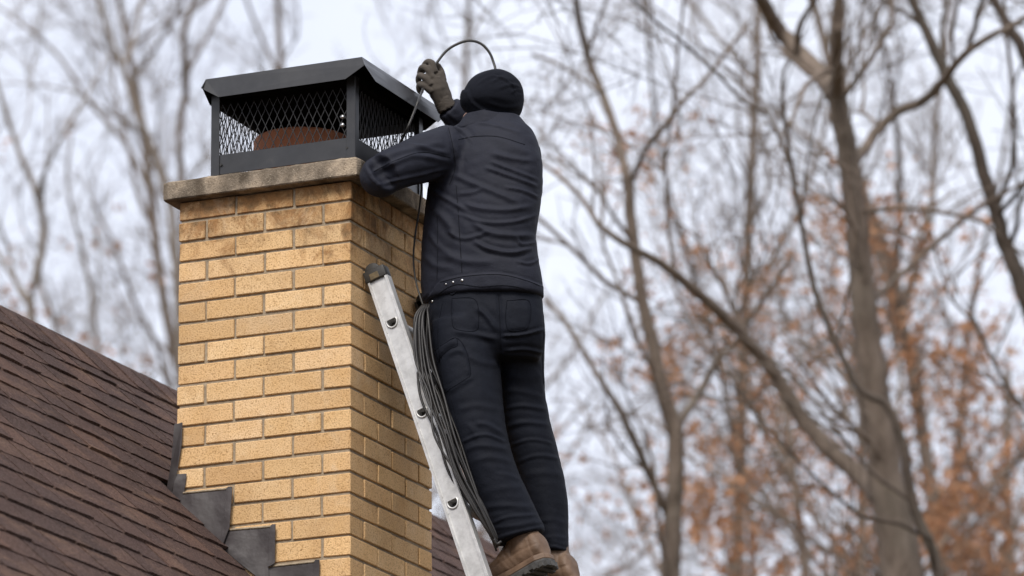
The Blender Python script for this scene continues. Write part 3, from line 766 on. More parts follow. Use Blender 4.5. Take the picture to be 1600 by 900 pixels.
jk = obj('jacket', V2, F, 'jacket', man, True)
jt = BVHTree.FromPolygons([tuple(q) for q in V2], F)
for pts in ([(701, 200), (708, 232), (711, 262), (703, 288)], [(713, 290), (716, 330), (719, 380), (722, 426)], [(683, 330), (684, 380), (683, 436)],
            [(716, 218), (745, 213), (780, 214), (820, 226)], [(688, 441), (725, 432), (779, 429), (818, 437), (847, 448)], [(680, 462), (711, 445), (750, 448), (786, 446), (818, 451), (846, 466)], [(584, 268), (620, 250), (660, 238), (704, 246)]):
    seam('seam', pts, V2, F, 'thread', jk, .0011, tree=jt)
for q, r in (((722, 438), .0048), ((708, 441), .0040), ((697, 444), .0030)):
    hh = shoot(q[0], q[1], jt)
    if hh:
        bb = MB(); bb.tube([hh[0] - hh[1] * .002, hh[0] + hh[1] * .0025], r, 10); bb.obj('snap_button', 'bolt', jk, True)
# collar standing up round the neck
b = MB()
def cring(y, xl, xr, hd, d, tilt): return hring(xl, xr, y, d, hd, tilt, n=40, ex=2.1)
b.loft([cring(212, 702, 828, .098, .02, .06), cring(202, 713, 823, .098, .02, .08), cring(193, 720, 818, .095, .022, .09), cring(186, 723, 815, .093, .024, .09), cring(184, 727, 811, .088, .024, .09), cring(192, 731, 807, .080, .024, .09)])
V, F, Ed = remesh(b, 0.006, 4); N = normals(V, F); V = V + N * (0.0016 * noise3(V, 8, (14, 14, 10)))[:, None]; obj('collar', V, F, 'jacket', jk, True)

# ---- trousers
b = MB()
b.loft([hring(xl, xr, y, dd, hd, .02, yaw=-.2) for y, xl, xr, hd, dd in ((448, 668, 844, .122, 0), (470, 668, 847, .126, 0), (500, 667, 850, .132, -.005), (530, 669, 852, .130, -.005), (552, 676, 850, .118, 0), (568, 690, 842, .09, .0))])
def leg(rows): b.loft([hring(xl, xr, y, dd, hd, tl, ex=2.1, n=30) for y, xl, xr, dd, hd, tl in rows])
leg([(505, 672, 775, -.02, .105, 0), (540, 671, 780, -.025, .108, 0), (580, 681, 782, -.035, .104, 0), (620, 690, 785, -.045, .098, .03), (660, 700, 789, -.055, .092, .06), (700, 711, 797, -.06, .088, .08),
     (740, 725, 812, -.06, .086, .10), (780, 742, 829, -.055, .083, .02), (815, 758, 842, -.05, .080, -.14), (836, 770, 851, -.045, .079, -.26), (842, 774, 851, -.045, .078, -.27)])
leg([(505, 772, 850, .06, .105, 0), (540, 772, 852, .065, .108, 0), (580, 775, 851, .07, .104, 0), (620, 779, 853, .08, .098, .03), (660, 783, 860, .09, .092, .06), (700, 793, 871, .10, .088, .08),
     (740, 806, 881, .11, .086, .08), (780, 819, 886, .115, .082, .02), (820, 832, 888, .12, .078, 0), (858, 845, 889, .12, .074, .05), (866, 847, 889, .12, .073, .05)])
V, F, Ed = remesh(b, 0.0047, 10)
N = normals(V, F); uv = project(V)
TF = [([(745, 480), (762, 496), (774, 514)], 5, .005), ([(709, 518), (744, 523), (777, 530)], 4.5, .0065), ([(784, 525), (815, 523), (850, 515)], 4.5, .006), ([(790, 548), (820, 546), (850, 552)], 4.5, .006),
      ([(738, 589), (720, 600), (698, 614)], 4.5, .005), ([(743, 662), (762, 664), (784, 677)], 4, .006), ([(719, 692), (745, 681), (764, 680), (788, 690)], 4.5, .006), ([(716, 640), (745, 634), (780, 640)], 6, .0045),
      ([(722, 706), (752, 696), (796, 703)], 4.5, .005), ([(735, 722), (765, 715), (803, 722)], 5, .004), ([(752, 770), (790, 762), (818, 760)], 5, .005), ([(756, 794), (790, 790), (834, 793)], 4.5, .0055), ([(768, 818), (795, 808), (840, 804)], 4, .006),
      ([(785, 640), (815, 634), (854, 640)], 5, .004), ([(788, 668), (820, 660), (858, 664)], 4.5, .005), ([(791, 698), (830, 687), (866, 694)], 4.5, .0055), ([(808, 722), (840, 712), (874, 716)], 4.5, .005), ([(815, 745), (845, 738), (882, 742)], 6, .003),
      ([(846, 842), (868, 838), (888, 842)], 4, .005), ([(838, 818), (862, 812), (888, 818)], 5, .0035), ([(700, 556), (714, 548), (728, 552)], 4, .004), ([(790, 585), (820, 590), (850, 586)], 6, .003), ([(786, 610), (818, 612), (850, 622)], 5, .0035), ([(730, 556), (752, 566), (780, 570)], 6, .003),
      ([(770, 738), (800, 744), (818, 752)], 5, .004), ([(726, 660), (740, 672), (746, 690)], 5, .003), ([(770, 826), (800, 822), (838, 815)], 4, .004)]
h = folds(V, N, F, TF) * np.clip(1.1 - (uv[:, 1] - 540) / 260, .38, 1.05) + 0.0012 * noise3(V, 13, (7, 7, 6)) + 0.0005 * noise3(V, 14, (24, 24, 24))
CARGO = [(686, 542), (702, 532), (712, 528), (722, 536), (731, 556), (735, 584), (728, 592), (706, 606), (694, 612), (688, 586)]
FLAPP = [(680, 548), (696, 536), (712, 528), (714, 540), (703, 545), (690, 556), (684, 566)]
BPL = [(706, 466), (742, 468), (748, 500), (742, 517), (712, 514), (706, 498)]
BPR = [(792, 470), (826, 470), (828, 500), (820, 514), (796, 516), (790, 500)]
for pl, am in ((CARGO, .0045), (FLAPP, .005), (BPL, .002), (BPR, .002)): h += patch(uv, N, pl, am, 2.0)
ctr = catmull([(779, 462), (781, 500), (782, 540), (782, 570)], 4)
h += -.006 * np.exp(-(poly_dist_lin(uv, ctr)[0] / 4.0) ** 2) * (N @ FWD < -.1)
for cf in ([(770, 838), (800, 830), (852, 818)], [(842, 850), (866, 850), (892, 858)]):
    h += -.003 * np.exp(-(poly_dist_lin(uv, catmull(cf, 4))[0] / 1.8) ** 2) * (N @ FWD < -.1)
V2 = V + N * h[:, None]; V2 = lap(V2, Ed, 1, .35)
tr = obj('trousers', V2, F, 'trousers', man, True); tt = BVHTree.FromPolygons([tuple(q) for q in V2], F)
for pl in (CARGO, FLAPP, BPL, BPR): seam('pocket_seam', list(pl) + [pl[0]], V2, F, 'navythread', tr, .0012, tree=tt)
for pts in ([(779, 462), (781, 500), (782, 545)], [(692, 470), (684, 520), (690, 560)], [(705, 620), (720, 680), (744, 750), (765, 815)], [(850, 500), (848, 560), (849, 600)]): seam('seam', pts, V2, F, 'navythread', tr, .0011, tree=tt)
hh = shoot(676, 471, tt)
if hh: bb = MB(); bb.tube([hh[0] - hh[1] * .002, hh[0] + hh[1] * .003], .0042, 10); bb.obj('rivet', 'bolt', tr, True)
seam('belt_loop', [(703, 456), (707, 460), (713, 456)], V2, F, 'trousers', tr, .004, tree=tt)

# ---- beanie
b = MB()
def bring(y, xl, xr, hd, tilt, d=.03, shift=0): return hring(xl, xr, y, d, hd, tilt, n=40, ex=2.1)
b.loft([bring(y, xl, xr, hd, tl) for y, xl, xr, hd, tl in ((190, 738, 802, .066, .08), (180, 732, 808, .082, .10), (174, 727, 813, .096, .10), (168, 722, 816, .108, .10), (154, 721, 819, .112, .07), (141, 725, 818, .108, .04), (130, 731, 814, .098, .02), (122, 740, 806, .082, .0), (116, 752, 795, .056, 0), (112.5, 764, 784, .024, 0))])
V, F, Ed = remesh(b, 0.005, 7); N = normals(V, F); uv = project(V)
BF = [([(732, 142), (737, 156), (752, 168), (772, 177), (800, 184)], 2.4, .0035), ([(768, 128), (785, 120), (800, 126)], 3.2, .0035), ([(778, 138), (800, 132), (814, 138)], 3.5, .003), ([(798, 146), (806, 140), (816, 142)], 3, .003), ([(770, 118), (790, 124), (804, 136)], 3.5, .003), ([(746, 132), (760, 122), (774, 118)], 4, .002), ([(760, 160), (790, 168), (814, 166)], 5, .002)]
h = folds(V, N, F, BF) + .0010 * noise3(V, 23, (10, 10, 14))
cuff = [(700, 140), (732, 141), (737, 156), (752, 168), (772, 177), (812, 187), (812, 230), (700, 230)]
h += patch(uv, N, cuff, .0065, 1.5)
V = V + N * h[:, None]; obj('beanie', V, F, 'knit', man, True)

# ---- gloved hands
def hand(name, frame, fingers, thumb, palm):
    b = MB()
    for pts, r in palm: b.tube(catmull([frame(*q) for q in pts], 4), np.interp(np.linspace(0, 1, 4 * (len(pts) - 1) + 1), np.linspace(0, 1, len(r)), r), 14)
    for pts in fingers + [thumb]:
        P = catmull([frame(*q) for q in pts], 4); b.tube(P, np.linspace(.0118, .0092, len(P)), 10)
    V, F, Ed = remesh(b, .0028, 2); N = normals(V, F)
    V = V + N * (.0005 * noise3(V, 31, (40, 40, 40)))[:, None]
    o = obj(name, V, F, 'glove', man, True); return o, V, F
HD = .215
fr = lambda x, y, d=0: body(x, y, HD + d)
gl, Vg, Fg = hand('glove', fr,
    [[(680, 114, -.012), (675, 99, -.010), (667, 97, .008), (662, 105, .024), (664, 114, .032)],
     [(676, 122, -.020), (667, 107, -.020), (659, 106, .004), (656, 115, .022), (660, 123, .030)],
     [(674, 133, -.022), (662, 120, -.024), (655, 119, .000), (654, 128, .018), (659, 134, .026)],
     [(675, 144, -.016), (663, 134, -.020), (656, 132, .000), (655, 141, .016), (660, 146, .022)]],
    [(690, 138, .010), (692, 120, .020), (687, 106, .024), (681, 100, .018)],
    [([(697, 170, .02), (690, 156, .010), (683, 140, .0), (679, 122, -.006)], [.026, .027, .031, .024]), ([(698, 168, .02), (693, 150, .012), (688, 134, .006), (684, 116, .0)], [.026, .027, .026, .017]), ([(688, 112, .004), (690, 126, .004)], [.014, .018])])
b = MB(); b.tube([fr(690.5, 153, .012), fr(694, 161, .015), fr(700, 172, .02)], [.0305, .031, .033], 18); V, F, Ed = remesh(b, .004, 3)
N = normals(V, F); V = V + N * (.0014 * np.sin(V[:, 2] * 900))[:, None]; obj('glove_cuff', V, F, 'glove', gl, True)
fr2 = lambda x, y, d=0: body(x, y, .07 + d)
hand('glove', fr2,
    [[(646, 244, 0), (644, 232, .012), (636, 230, .03), (632, 238, .03)], [(642, 246, .004), (638, 235, .014), (631, 234, .032), (628, 242, .03)], [(640, 250, .004), (633, 241, .014), (628, 241, .03), (627, 248, .03)], [(640, 255, .004), (633, 248, .01), (628, 248, .026), (628, 254, .026)]],
    [(652, 250, .02), (648, 238, .034), (640, 232, .04)], [([(640, 251, -.02), (643, 250, .0), (644, 246, .01)], [.034, .034, .024])])

# ---- boots
def boot(name, ank, yawdeg, pitchdeg, laces):
    A = body(*ank); an = math.radians(yawdeg)
    fx = np.array([-math.cos(an), math.sin(an), 0]); p = math.radians(pitchdeg)
    f3 = fx * math.cos(p) + np.array([0, 0, -math.sin(p)]); u3 = fx * math.sin(p) + np.array([0, 0, math.cos(p)]); s3 = np.cross(u3, f3)
    T_ = lambda x, y, z: A + f3 * x + s3 * y + u3 * z
    root = None
    b = MB(); Z0 = -.105
    def ring(x, w, zt, zb_, n=22):
        out = []
        for k in range(n):
            t = 2 * math.pi * k / n; c_, s_ = math.cos(t), math.sin(t)
            out.append(T_(x, w * np.sign(c_) * abs(c_) ** .8, (zt + zb_) / 2 + (zt - zb_) / 2 * np.sign(s_) * abs(s_) ** .8))
        return out
    b.loft([ring(x, w, zt + Z0, Z0) for x, w, zt in ((-.082, .022, .055), (-.072, .034, .090), (-.04, .039, .115), (0, .040, .125), (.04, .042, .112), (.08, .046, .094), (.12, .050, .079), (.16, .050, .066), (.19, .042, .056), (.207, .026, .044))])
    def sring(z, r, ry, xo, n=22): return [T_(xo + r * math.cos(2 * math.pi * k / n), ry * math.sin(2 * math.pi * k / n), z) for k in range(n)]
    b.loft([sring(z, r, ry, xo) for z, r, ry, xo in ((-.075, .062, .040, -.012), (-.03, .060, .043, -.008), (.01, .058, .045, -.006), (.05, .060, .048, -.006))])
    V, F, Ed = remesh(b, .0046, 6); N = normals(V, F)
    L_ = (V - A); lx, ly, lz = L_ @ f3, L_ @ s3, L_ @ u3
    h = .0008 * noise3(V, 41, (30, 30, 30))
    for x0, z0, x1, z1 in ((-.075, -.058, .02, -.052), (.02, -.052, .16, -.062), (.03, -.052, .012, .02), (.045, -.045, .06, -.008), (-.052, -.10, -.046, .03)):     # stitched panel edges
        P2 = np.stack([lx, lz], -1); dd, _ = seg_dist(P2, np.array([x0, z0]), np.array([x1, z1])); h += -.0022 * np.exp(-(dd / .0032) ** 2)
    for x0 in (.055, .072, .088): h += .0016 * np.exp(-((lx - x0 - lz * .4) / .006) ** 2)
    V = V + N * h[:, None]
    o = obj(name, V, F, 'leather', man, True)
    out = [(-.088, .0), (-.082, .026), (-.055, .040), (0, .042), (.04, .043), (.09, .051), (.14, .055), (.18, .049), (.205, .032), (.216, .0)]
    out = out + [(x, -y) for x, y in out[::-1][1:-1]]
    b = MB(); b.loft([[T_(x * s_, y * s_, z) for x, y in out] for s_, z in ((1.0, Z0 + .012), (1.03, Z0 + .004), (1.03, Z0 - .008))]); bevel_obj(b.obj('welt', 'leather', o), .002, 1)
    b = MB(); b.loft([[T_(x * s_, y * s_, z) for x, y in out] for s_, z in ((1.02, Z0 - .0085), (1.025, Z0 - .014), (.98, Z0 - .026))])
    for i, (x, y) in enumerate(catmull(out + [out[0]], 3)[:-1]):       # lugs round the edge
        if i % 2 == 0 and not (.015 < x < .05):
            c_ = T_(x * .95, y * .92, 0); b.bar(T_(x * .97, y * .94, Z0 - .034), T_(x * .97, y * .94, Z0 - .018), .0075, f3, .0075)
    for x in np.arange(-.06, .19, .028):
        if not (.015 < x < .05): b.bar(T_(x, -.03, Z0 - .029), T_(x, .03, Z0 - .029), .006, f3, .005)
    b.obj('sole', 'sole', o)
    for k in range(4 if laces else 0):
        x = .045 + .018 * k; z = Z0 + .119 - .010 * k
        b = MB(); b.tube(catmull([T_(x, -.026, z - .012), T_(x + .004, 0, z + .002), T_(x, .026, z - .012)], 4), .0022, 6); b.obj('lace', 'thread', o, True)
    if laces:
        b = MB(); b.tube(catmull([T_(.060, -.01, .016), T_(.085, -.018, .022), T_(.092, -.022, .002), T_(.075, -.018, -.008), T_(.062, -.01, .008)], 5), .0018, 6); b.obj('lace_loop', 'thread', o, True)
boot('boot', (815, 842, -.045), 18, 18, True); boot('boot', (862, 872, .12), 16, 12, False)

# ================================================================== RODS / CABLES
rod = [onX(618, 236, -.03), onX(624, 225, .03), onX(634, 206, .118), onX(645, 180, .140), onX(650, 167, .142), onX(655, 154, .140)] + [body(*q) for q in [(662, 137, .20), (672, 116, .215), (682, 99, .215), (697, 80, .22), (714, 69, .22), (733, 63.5, .22), (751, 68, .22), (764, 81, .22), (771, 97, .22), (774.5, 114, .21), (774, 150, .21), (766, 200, .22), (740, 240, .20), (690, 252, .15), (648, 250, .10)]]
b = MB(); b.tube(catmull(rod, 8), .0045, 8)
tag(b.obj('sweeping_rod', 'cable', None, True), 'dark flexible sweeping rod arched above the beanie from glove into cap', 'rod')
b = MB(); b.tube(catmull([body(664, 476, -.06), body(665.5, 486, -.065), body(667, 500, -.06)], 4), [.004, .006, .008, .008, .009, .008, .006, .004, .003], 8); b.obj('undershirt', 'skin', man, True)
coil = thing('cable_coil', body(700, 640, -.1), 'long coil of thin dark flexible rods hanging between the ladder and trouser leg', 'coil')
rs = random.Random(5)
for k in range(24):
    q = k / 23.0; j = lambda a: rs.gauss(0, a)
    if k % 5 == 3: q = 1 - q
    xs = [663 + 5 * q + j(1.5), 650 + 20 * q + j(2.0), 650 + 26 * q + j(2.6), 664 + 30 * q + j(3.0), 684 + 30 * q + j(3.0), 708 + 26 * q + j(2.6), 738 + 18 * q + j(2), 768 + 6 * q + j(2), 776 + j(2)]
    ys = [476, 500, 560, 620, 680, 740, 795, 838, 852 + j(3)]
    ds = [-.02, -.04, -.05, -.07, -.09, -.10, -.11, -.10, -.08]
    P = catmull([body(x, y, d_ - .05 + .045 * math.sin(k * 2.4) * (0.2 + 0.8 * math.sin(math.pi * i / 8))) for i, (x, y, d_) in enumerate(zip(xs, ys, ds))], 6)
    b = MB(); b.tube(P, .0036 + .0006 * rs.random(), 6); b.obj('strand', 'cable', coil, True)
b = MB(); b.tube(catmull([body(648, 250, .08), body(658, 285, .04), body(656, 320, .05), body(649, 365, .05), body(646, 405, .03), body(650, 440, .0), body(658, 468, -.03), body(663, 482, -.05)], 8), .0034, 6); b.obj('loose_strand', 'cable', coil, True)
b = MB(); b.tube(catmull([body(772, 842, -.17), body(776, 850, -.165), body(783, 846, -.16)], 6), .0045, 6); b.obj('binding', 'cable', coil, True)

# ================================================================== TREES
RNG = np.random.RandomState(21)
def fast_mesh(name, V, F4, mat, smooth=True):
    me = bpy.data.meshes.new(name); n = len(F4)
    me.vertices.add(len(V)); me.vertices.foreach_set('co', np.ascontiguousarray(V, np.float32).ravel())
    me.loops.add(n * 4); me.loops.foreach_set('vertex_index', np.ascontiguousarray(F4, np.int32).ravel())
    me.polygons.add(n); me.polygons.foreach_set('loop_start', np.arange(n, dtype=np.int32) * 4)
    me.update(calc_edges=True); me.validate()
    if smooth: me.polygons.foreach_set('use_smooth', np.ones(n, bool))
    me.materials.append(M[mat]); return me
def unit(a): return a / (np.linalg.norm(a, axis=-1, keepdims=True) + 1e-9)
def tubes(P, Rd, sides):
    """P [K,n,3], Rd [K,n] -> vertices, quads"""
    K, n, _ = P.shape; t = unit(np.gradient(P, axis=1))
    ref = unit(RNG.normal(size=(K, 1, 3))); a = unit(np.cross(t, ref)); b = np.cross(t, a)
    an = np.arange(sides) * 2 * math.pi / sides
    V = P[:, :, None] + Rd[:, :, None, None] * (np.cos(an)[None, None, :, None] * a[:, :, None] + np.sin(an)[None, None, :, None] * b[:, :, None])
    base = (np.arange(K) * n * sides)[:, None, None]; i = np.arange(n - 1)[None, :, None] * sides; j = np.arange(sides)[None, None, :]; jn = (j + 1) % sides
    F = np.stack([base + i + j, base + i + jn, base + i + sides + jn, base + i + sides + j], -1).reshape(-1, 4)
    return V.reshape(-1, 3), F
def joinvf(lst):
    V = []; F = []; o = 0
    for v, f in lst: V.append(v); F.append(f + o); o += len(v)
    return np.concatenate(V), np.concatenate(F)
def pieces(P, Rd, ln=0.8, n=6):
    P = np.asarray(P, float); d = np.r_[0, np.cumsum(np.linalg.norm(np.diff(P, axis=0), axis=1))]; k = max(1, int(d[-1] / ln)); out = []; ro = []
    for i in range(k):
        s = np.linspace(d[-1] * i / k, d[-1] * (i + 1) / k, n)
        out.append(np.stack([np.interp(s, d, P[:, q]) for q in range(3)], -1)); ro.append(np.interp(s, d, Rd))
    return np.array(out), np.array(ro)
def sprout(P, Rd, m, l0, l1, a0, a1, up, rs, rmax, n=6, wig=.22, tmin=.1, rend=.3):
    K, np_, _ = P.shape; P = np.repeat(P, m, 0); Rd = np.repeat(Rd, m, 0); N_ = len(P)
    t = RNG.uniform(tmin, 1, N_) * (np_ - 1.001); i = t.astype(int); fr_ = (t - i)[:, None]; ar = np.arange(N_)
    p = P[ar, i] * (1 - fr_) + P[ar, i + 1] * fr_; tg = unit(P[ar, i + 1] - P[ar, i]); r0 = Rd[ar, i]
    perp = unit(np.cross(tg, RNG.normal(size=(N_, 3)))); an = np.radians(RNG.uniform(a0, a1, N_))[:, None]
    d = unit(np.cos(an) * tg + np.sin(an) * perp + np.array([0, 0, up]))
    ln = RNG.uniform(l0, l1, N_)[:, None] / (n - 1); out = [p]
    for k in range(n - 1):
        p = p + d * ln; out.append(p); d = unit(d + RNG.normal(size=(N_, 3)) * wig + np.array([0, 0, up * .25]))
    r = np.minimum(r0 * rs, rmax)[:, None] * np.linspace(1, rend, n)[None]
    return np.stack(out, 1), r
def leafquads(C, size, n):
    """n leaves scattered round each point"""
    K = len(C) * n; c = np.repeat(C, n, 0) + RNG.normal(size=(K, 3)) * size * 1.3
    a = unit(RNG.normal(size=(K, 3))); b = unit(np.cross(a, RNG.normal(size=(K, 3)))); s = (size * RNG.uniform(.6, 1.3, K))[:, None]; nn = np.cross(a, b)
    V = np.stack([c - a * s, c + b * s * .5 + nn * s * .15, c + a * s, c - b * s * .5 + nn * s * .15], 1).reshape(-1, 3)
    return V, np.arange(K * 4).reshape(K, 4)
def make_tree(name, label, cat, limbs, bark, density, leaves=None, group='bare woodland trees', lv=(1.6, 6, 5), rmin=.0036, cscale=1.0):
    """limbs: list of (points [n,3], radii [n])"""
    base = limbs[0][0][0]
    t = thing(name, (base[0], base[1], 0), label, cat, group)
    tv = []
    for P, Rd in limbs:
        Q = catmull(P, 4); r = np.interp(np.linspace(0, 1, len(Q)), np.linspace(0, 1, len(Rd)), Rd)
        Q = Q + RNG.normal(size=Q.shape) * (r * .08)[:, None]
        tv.append(tubes(Q[None], r[None], 9))
    V, F = joinvf(tv); c = V.mean(0); link('trunk', fast_mesh('trunk', V - c, F, bark), c, t)
    PP = []; RR = []
    for P, Rd in limbs:
        Q = catmull(P, 3); r = np.interp(np.linspace(0, 1, len(Q)), np.linspace(0, 1, len(Rd)), Rd)
        keep = Q[:, 2] > 5.0
        if keep.sum() < 3: continue
        a, b = pieces(Q[keep], r[keep]); PP.append(a); RR.append(b)
    P0 = np.concatenate(PP); R0 = np.concatenate(RR)
    m1 = max(1, int(round(lv[0] * density)))
    s = cscale
    sel = RNG.rand(len(P0)) < min(1, lv[0] * density / m1); 
    P1, R1 = sprout(P0[sel], R0[sel], m1, .8 * s, 2.6 * s, 30, 65, .25, .45, .021 * s, 8, .20)
    P2, R2 = sprout(P1, R1, lv[1], .4 * s, 1.3 * s, 25, 60, .15, .6, .009, 6, .22, .2); R2 = np.maximum(R2, rmin)
    P3, R3 = sprout(P2, R2, lv[2], .18 * s, .6 * s, 25, 65, .08, .65, .006, 5, .25, .2); R3 = np.maximum(R3, rmin * .75)
    V, F = joinvf([tubes(P1, np.maximum(R1, rmin), 5), tubes(P2, R2, 4), tubes(P3, R3, 3)]); c = V.mean(0)
    link('crown', fast_mesh('crown', V - c, F, bark), c, t)
    if leaves:
        frac, size, n, mat, ncl = leaves
        E = np.concatenate([P3[:, -1], P3[:, 2], P2[:, -1]])
        # leaves hang on in clumps, not everywhere
        cl = E[RNG.choice(len(E), ncl)]; dd = np.min(np.linalg.norm(E[:, None] - cl[None], axis=2), axis=1)
        pr = np.exp(-(dd / .8) ** 2) * .95 + .08
        E = E[RNG.rand(len(E)) < frac * pr]
        if len(E):
            V, F = leafquads(E, size, n); c = V.mean(0); link('leaves', fast_mesh('leaves', V - c, F, mat, False), c, t)
    return t
def traced(lst, D, lean=0.0, ground=True):
    """lst: limbs as [(px, py, width px), ...]; depth varies gently along each limb"""
    out = []
    for k, pts in enumerate(lst):
        ph = RNG.uniform(0, 6.28); am = .0 if k == 0 else RNG.uniform(.3, .9)
        P = []; Rd = []
        dd0 = None
        for i, (x, y, w_) in enumerate(pts):
            dep = D + am * math.sin(i * .6) * (1 if k % 2 else -1) + lean * (900 - y) / 900
            P.append(at(x, y, dep)); Rd.append(w_ / 2 * dep / FPX)
        if k == 0 and ground:
            b_ = P[0]; sl = (P[0] - P[1])[:2] / max(1e-6, (P[1] - P[0])[2]) * .25; kk = max(3, int(b_[2] / 1.1)); ex = []; er = []
            for i_ in range(kk):
                zz = -.1 + (b_[2] + .1) * i_ / kk; ex.append(np.array([*(b_[:2] + sl * (b_[2] - zz) * .5), zz])); er.append(Rd[0] * (1 + .45 * (1 - i_ / kk)))
            P = ex + P; Rd = er + Rd
        # carry limbs that leave the frame on upwards
        if pts[-1][1] < 30:
            d_ = unit(P[-1] - P[-2]); 
            for q in (1.2, 2.6, 4.0): P.append(P[-1] + d_ * 1.3 + RNG.normal(size=3) * .12 + np.array([0, 0, .1])); Rd.append(max(Rd[-1] * .68, .006))
        out.append((np.array(P), np.array(Rd)))
    return out
G = 'woodland trees behind the chimney'
# big forked tree on the right
make_tree('bare_tree', 'thickest grey brown tree trunk on the right, forking high up', 'tree', traced([
    [(1408, 905, 70), (1393, 800, 62), (1379, 700, 53), (1363, 600, 48), (1353, 500, 43), (1345, 430, 40), (1336, 325, 36), (1321, 225, 33), (1306, 148, 32)],
    [(1306, 150, 34), (1282, 115, 30), (1246, 80, 28), (1215, 45, 25), (1195, 8, 22)],
    [(1307, 146, 24), (1308, 110, 21), (1310, 50, 19), (1311, 2, 17)],
    [(1326, 262, 17), (1348, 236, 17), (1370, 205, 16), (1400, 176, 15), (1445, 156, 15), (1472, 128, 14), (1510, 82, 12), (1560, 50, 10), (1605, 26, 9)],
    [(1510, 82, 9), (1525, 40, 8), (1535, 0, 7)],
    [(1376, 775, 34), (1345, 745, 30), (1270, 675, 25), (1220, 600, 23), (1170, 535, 20), (1110, 475, 17), (1045, 420, 14), (990, 388, 12), (940, 355, 9), (905, 305, 7), (856, 262, 6), (810, 236, 4), (770, 222, 3)],
    [(1338, 330, 8), (1400, 326, 7), (1445, 328, 7), (1520, 341, 6), (1555, 362, 5), (1600, 400, 4)],
    [(1350, 482, 11), (1395, 440, 10), (1435, 405, 9), (1480, 365, 8), (1530, 325, 7), (1600, 285, 5)],
    [(1245, 82, 12), (1250, 40, 10), (1272, 0, 8)]], 33), 'bark', .75, group=G, lv=(1.5, 6, 5))
# middle tree
make_tree('bare_tree', 'slim grey tree with several forks standing just right of the man', 'tree', traced([
    [(1047, 905, 33), (1052, 800, 29), (1055, 750, 28), (1055, 665, 26), (1036, 615, 24), (1020, 540, 22), (1006, 480, 20), (997, 430, 19), (987, 350, 18), (980, 280, 17)],
    [(980, 282, 15), (965, 215, 14), (940, 145, 13), (916, 80, 11), (900, 2, 10)],
    [(986, 284, 9), (1010, 230, 9), (1040, 195, 9), (1070, 155, 8), (1105, 120, 7), (1170, 35, 6)],
    [(1060, 660, 14), (1090, 620, 12), (1120, 565, 11), (1146, 540, 10), (1190, 470, 8), (1240, 400, 6)],
    [(1042, 800, 14), (1005, 720, 12), (970, 645, 11), (930, 580, 9), (885, 505, 8), (850, 468, 7)],
    [(940, 145, 6), (905, 120, 5), (860, 95, 5), (830, 85, 4)]], 36), 'bark', .75, group=G, lv=(1.5, 6, 5))
# dark slender tree crossing in front of the big trunk
make_tree('bare_tree', 'slender dark tree leaning left across the thickest trunk', 'tree', traced([
    [(1466, 905, 19), (1427, 790, 16), (1410, 690, 14), (1385, 632, 13), (1345, 610, 12), (1320, 565, 11), (1295, 510, 10), (1272, 448, 10), (1256, 370, 9), (1240, 280, 8), (1228, 200, 7), (1222, 125, 6), (1235, 92, 5)],
    [(1236, 262, 7), (1201, 180, 6), (1165, 160, 6), (1116, 110, 6), (1060, 60, 5), (1010, 20, 4)]], 31), 'bark2', .75, group=G, lv=(1.5, 6, 5))
# leaning tree at the right edge
make_tree('bare_tree', 'dark bare tree leaning left along the right edge', 'tree', traced([
    [(1660, 640, 32), (1625, 530, 28), (1590, 430, 26), (1570, 380, 24), (1555, 325, 22), (1536, 270, 21), (1520, 210, 20), (1496, 150, 19), (1470, 100, 18), (1446, 45, 16), (1427, 2, 15)],
    [(1446, 45, 8), (1410, 16, 7), (1380, 0, 6)], [(1560, 335, 9), (1600, 290, 7), (1640, 250, 6)]], 34), 'bark2', .75, group=G, lv=(1.5, 6, 5))
make_tree('bare_tree', 'dark trunk crossing only the top right corner', 'tree', traced([
    [(1760, 520, 30), (1700, 320, 26), (1640, 170, 22), (1600, 82, 19), (1576, 40, 17), (1554, 0, 15)]], 35), 'bark2', .7, group=G, lv=(1.5, 6, 5))
# left trees, farther off
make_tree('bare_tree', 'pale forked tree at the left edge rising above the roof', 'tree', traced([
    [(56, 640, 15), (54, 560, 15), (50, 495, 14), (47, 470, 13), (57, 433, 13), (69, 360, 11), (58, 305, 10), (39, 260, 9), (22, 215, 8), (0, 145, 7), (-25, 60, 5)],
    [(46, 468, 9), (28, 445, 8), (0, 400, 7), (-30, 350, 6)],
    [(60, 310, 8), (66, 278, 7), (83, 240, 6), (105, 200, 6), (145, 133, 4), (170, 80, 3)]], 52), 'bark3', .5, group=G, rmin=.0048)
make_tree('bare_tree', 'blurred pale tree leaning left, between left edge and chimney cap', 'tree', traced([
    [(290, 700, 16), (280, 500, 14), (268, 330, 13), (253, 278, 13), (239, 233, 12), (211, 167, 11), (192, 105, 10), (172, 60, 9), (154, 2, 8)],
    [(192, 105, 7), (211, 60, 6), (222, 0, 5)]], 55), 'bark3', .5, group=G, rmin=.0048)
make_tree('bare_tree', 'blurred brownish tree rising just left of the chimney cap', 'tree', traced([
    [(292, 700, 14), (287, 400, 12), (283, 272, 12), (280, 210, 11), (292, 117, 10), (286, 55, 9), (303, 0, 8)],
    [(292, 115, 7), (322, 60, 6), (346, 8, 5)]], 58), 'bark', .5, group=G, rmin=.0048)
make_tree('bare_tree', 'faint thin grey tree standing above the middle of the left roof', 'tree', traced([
    [(165, 660, 8), (147, 495, 8), (133, 411, 7), (117, 345, 6), (105, 280, 5), (112, 210, 4)]], 62), 'bark3', .6, group=G, rmin=.0048)
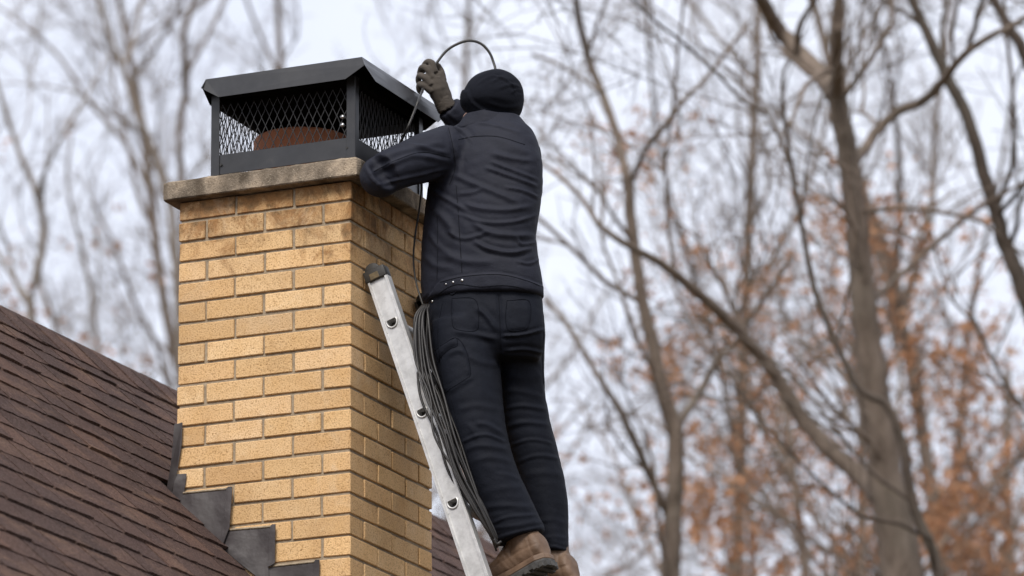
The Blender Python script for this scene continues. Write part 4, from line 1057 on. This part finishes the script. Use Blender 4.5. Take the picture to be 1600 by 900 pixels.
def wild(px, D, hgt, rbase, nl=9, lean=.06, lowest=.45):
    """an untraced woodland tree: trunk with limbs, rooted on the ground under picture column px"""
    v = ray(px, 450); v = v / math.hypot(v[0], v[1]); g = CAM + v * D; g[2] = -.1
    P = [g]; d_ = unit(np.array([RNG.normal() * lean, RNG.normal() * lean, 1.0])); k = 9
    for i in range(k): P.append(P[-1] + d_ * hgt / k); d_ = unit(d_ + RNG.normal(size=3) * .07 + np.array([0, 0, .05]))
    P = np.array(P); Rd = np.linspace(rbase, .03, k + 1); out = [(P, Rd)]
    for j in range(nl):
        t = RNG.uniform(lowest, .95) * k; i = int(t); p = P[i] + (P[min(i + 1, k)] - P[i]) * (t - i)
        a = RNG.uniform(0, 6.28); el = RNG.uniform(.5, 1.1); d_ = np.array([math.cos(a) * math.cos(el), math.sin(a) * math.cos(el), math.sin(el)])
        ln = hgt * RNG.uniform(.14, .30) * (1.25 - t / k * .6); Q = [p]
        for q in range(5): Q.append(Q[-1] + d_ * ln / 5); d_ = unit(d_ + RNG.normal(size=3) * .16 + np.array([0, 0, .08]))
        out.append((np.array(Q), np.linspace(max(.02, Rd[i] * .55), .015, 6)))
    return out
for px, D, hg, rb, bk, lb in (
    (540, 62, 24, .17, 'bark', 'bare tree hidden by the chimney cap, its blurred branches above the lid'),
    (640, 70, 25.5, .18, 'bark', 'brownish blurred tree behind the raised glove'),
    (890, 66, 24, .18, 'bark', 'blurred thin tree directly beside the right shoulder of the jacket'),
    (1150, 60, 24, .17, 'bark', 'blurred tree filling the gap right of the slim forked tree'),
    (1480, 55, 23, .18, 'bark', 'twiggy tree behind the gap between thickest trunk and right edge')):
    make_tree('woodland_tree', lb, 'tree', wild(px, D, hg, rb), bk, .55, group=G, lv=(1.2, 6, 5), rmin=.0052, cscale=1.15)
for px, D, hg, rb, lf, lb in (
    (1190, 44, 13.2, .15, (.75, .050, 5, 'leaf', 34), 'oak holding rust brown leaves left of the thickest trunk'),
    (1330, 50, 15.0, .16, (.75, .054, 5, 'leaf', 44), 'rust leaved oak directly behind the thickest trunk'),
    (1450, 42, 13.0, .15, (.75, .050, 5, 'leaf', 40), 'rust leaved oak right of the thickest trunk'),
    (1570, 47, 14.2, .16, (.75, .052, 5, 'leaf', 40), 'rust leaved oak at the lower right corner'),
    (1075, 54, 14.6, .15, (.8, .054, 4, 'leaf', 22), 'sparse oak with few faded leaves at the foot of the slim tree'),
    (890, 60, 15.4, .12, (.16, .06, 3, 'leaf2', 12), 'thin sapling with few orange leaves beside the trouser legs'),
    (238, 58, 16.4, .10, (.7, .065, 4, 'leaf', 14), 'leafy tree top peeping over the roof left of the chimney'),
    (690, 58, 15.8, .12, (.25, .07, 3, 'leaf2', 14), 'pinkish leafed tree seen between chimney and ladder')):
    make_tree('oak_tree', lb, 'tree', wild(px, D, hg, rb, 12, .04, .42), 'bark', .7, leaves=lf, group=G, lv=(1.3, 5, 5), rmin=.0048)
